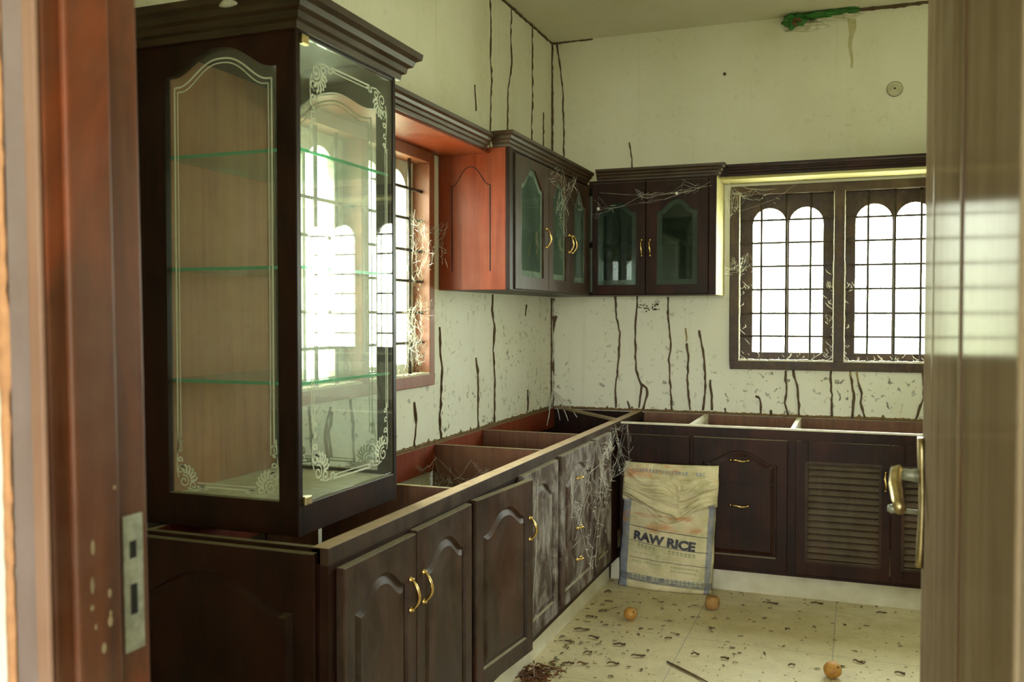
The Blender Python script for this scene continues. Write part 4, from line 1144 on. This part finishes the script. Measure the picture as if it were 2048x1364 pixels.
M['damp'] = simple('olive_damp_stain', (0.46, 0.42, 0.22), .9, 0, (0.58, 0.54, 0.36), 25)
obj('damp_streak', mb, M['damp'], wall_back, solid=False)
# green cloth stuffed at the ceiling with peeling plaster below it
gc = thing('stuffed_cloth', (1.45, -.05, 2.99), 'crumpled green plastic and cloth stuffed in the ceiling joint above the back window', 'cloth')
def crumple(cx_, cy__, cz, ax, ay, az, amp, f, sub=4, seed=0):
    bm = bmesh.new(); bmesh.ops.create_icosphere(bm, subdivisions=sub, radius=1)
    for v in bm.verts:
        d = v.co.normalized(); k = 1+amp*nz3(d.x*f+seed, d.y*f, d.z*f)+amp*.6*abs(nz3(d.x*f*2.3, d.y*f*2.3+seed, d.z*f*2.3))
        v.co = Vector((cx_+d.x*ax*k, cy__+d.y*ay*k, cz+d.z*az*k))
        v.co.z = min(v.co.z, C-.001); v.co.y = min(v.co.y, -.001)
    return bm
obj('cloth_bundle', crumple(1.395, -.035, 2.998, .052, .035, .036, .55, 2.4, seed=3), M['green'], gc, smooth=True)
obj('cloth_bundle', crumple(1.50, -.030, 3.016, .11, .03, .016, .6, 2.6, seed=8), M['green'], gc, smooth=True)
obj('cloth_bundle', crumple(1.62, -.028, 3.022, .09, .03, .012, .6, 2.6, seed=5), M['green'], gc, smooth=True)
obj('brown_knot', MB().tube([(1.41+.018*math.cos(a), -.075+.004*math.sin(3*a), 2.978+.014*math.sin(a)) for a in [2*PI*i/16 for i in range(13)]], .007, 8), M['litter_red'], gc, smooth=True)
pp = obj('peeling_plaster', crumple(1.455, -.008, 2.965, .085, .016, .020, .7, 2.2, seed=12), M['peel'], None, smooth=True)
tag(pp, 'flake of peeling plaster on the wall under the green stuffed cloth', 'plaster')
pp = obj('peeling_plaster', crumple(1.60, -.008, 3.000, .10, .018, .014, .8, 2.8, seed=22), M['peel'], None, smooth=True)
tag(pp, 'crumbled strip of plaster at the ceiling joint, right of the green cloth', 'plaster')

# ------------------------------------------------------------------ cobwebs
def web(name, anchors, n, label, r=.0004, sag=.02, knots=12, jit=.02, group=None, m=None):
    """anchors: list of world points; strands run between random pairs, with clots"""
    mb = MB(); mids = []
    for i in range(n):
        a = Vector(random.choice(anchors+mids[-4:])); b = min((Vector(random.choice(anchors+mids[-6:])) for _ in range(3)), key=lambda q: (q-a).length if (q-a).length > .01 else 9)
        if (a-b).length < .01: continue
        j = lambda s_: Vector([random.gauss(0, s_) for _ in range(3)])
        a2, b2 = a+j(jit*.4), b+j(jit*.4); pts = []
        k = 7
        for q in range(k+1):
            s_ = q/k; p_ = a2.lerp(b2, s_); p_.z -= sag*math.sin(PI*s_)*random.uniform(.6, 1.2)
            pts.append(p_+j(jit*.10))
        mids.append(tuple(pts[k//2]))
        mb.tube(pts, [r*random.uniform(.6, 1.8) for _ in pts], 3)
    for i in range(knots):
        c = Vector(random.choice(mids))+Vector([random.gauss(0, jit*.5) for _ in range(3)])
        d = Vector([random.gauss(0, .010) for _ in range(3)])
        mb.tube([c-d, c, c+d*.8], [r, r*3.2, r], 4)
    o = obj(name, mb, m or M['web'], None, weld=False, solid=False); return tag(o, label, 'cobweb')
web('cobweb', [(.01,-1.75,1.80),(.012,-1.86,1.82),(.012,-1.70,1.71),(.03,-1.60,1.80),(.012,-1.90,1.70),(.015,-1.78,1.62),(.012,-1.84,1.55)], 70, 'torn cobweb stretched across the left window edge to the red cupboard side', .00042, .03, 50, .03)
web('cobweb', [(.015,-1.80,1.45),(.015,-1.72,1.47),(.015,-1.88,1.35),(.015,-1.80,1.28),(.012,-1.68,1.42),(.015,-1.92,1.42),(.012,-1.84,1.20)], 70, 'thick cobweb in the lower right corner of the left window', .00045, .015, 80, .03)
web('cobweb', [(1.08,-.018,1.72),(1.04,-.03,1.70),(1.20,-.018,1.70),(1.10,-.02,1.66),(1.16,-.018,1.74),(1.05,-.20,1.66)], 40, 'cobweb at the left side of the barred back window', .00042, .02, 20, .02)
web('cobweb', [(1.07,-.24,2.13),(1.10,-.03,2.08),(1.30,-.03,2.09),(1.06,-.05,1.95),(1.5,-.2,2.13),(1.04,-.30,2.12)], 34, 'cobweb under the pelmet beside the back wall cupboard', .00036, .03, 14, .02)
web('cobweb', [(.345,-1.10,2.06),(.345,-.80,2.02),(.345,-.50,1.98),(.36,-.70,2.12),(.36,-1.0,2.12),(.345,-.86,1.80),(.345,-.95,1.90)], 42, 'cobweb over the arched glass doors of the wall cupboard left of the corner', .00036, .02, 16, .03)
web('cobweb', [(.38,-.345,2.06),(.60,-.36,2.08),(.85,-.36,2.12),(1.0,-.36,2.10),(.36,-.36,1.95),(.70,-.36,2.05)], 26, 'cobweb along the top of the dark back wall cupboard', .00036, .02, 8, .02)
web('cobweb', [(.594,-1.10,.80),(.594,-.80,.80),(.594,-1.30,.62),(.594,-.90,.45),(.594,-1.45,.40),(.594,-1.0,.70),(.594,-1.5,.70),(.594,-1.2,.25)], 60, 'matted grey cobweb over the dusty drawers at the end of the left run', .00045, .012, 150, .03)
web('cobweb', [(.60,-.95,.78),(.66,-.72,.66),(.60,-.80,.84),(.62,-.64,.84),(.60,-.86,.60)], 34, 'cobweb from the corner cupboard to the top of the rice sack', .00036, .02, 20, .02)
web('cobweb', [(.06,-1.75,.80),(.20,-1.67,.78),(.10,-1.69,.70),(.28,-1.70,.75),(.05,-1.9,.78)], 40, 'grey cobweb inside the open base cupboard behind the divider', .00042, .03, 26, .02)
# pale rootlets coming down the corner
mb = MB()
for (dx, dy, ln) in ((.0,-.02,.0), (.06,-.05,.10), (-.0,-.12,.12), (.12,-.08,.10), (.03,-.20,.13), (.16,-.03,.07)):
    pts = [(.014,-.014,1.50),(.010,-.012,1.36),(.016,-.016,1.22),(.010,-.014,1.08),(.016,-.018,.95)]
    pts = pts if ln == 0 else pts[3:]
    pts = pts+[(.02+dx*.5, -.02+dy*.5, .90-ln*.2), (.02+dx, -.03+dy, .84-ln*.6)]
    p_ = ribbon_tube(pts, 0, .002, .03); mb.tube(p_, [.0028*random.uniform(.6,1.3) for _ in p_], 5)
tag(obj('hanging_rootlets', mb, M['web'], None, weld=False, smooth=True), 'pale rootlets running down the room corner and splaying into the open cupboard', 'roots')
# single threads
tag(obj('web_thread', MB().tube([(.64,-2.09,.80),(.63,-2.085,.5),(.60,-2.07,.2),(.60,-2.02,.06),(.59,-1.99,.004)], .0007, 4), M['web'], None), 'single long web thread hanging from the ajar cupboard door to the floor', 'web thread')
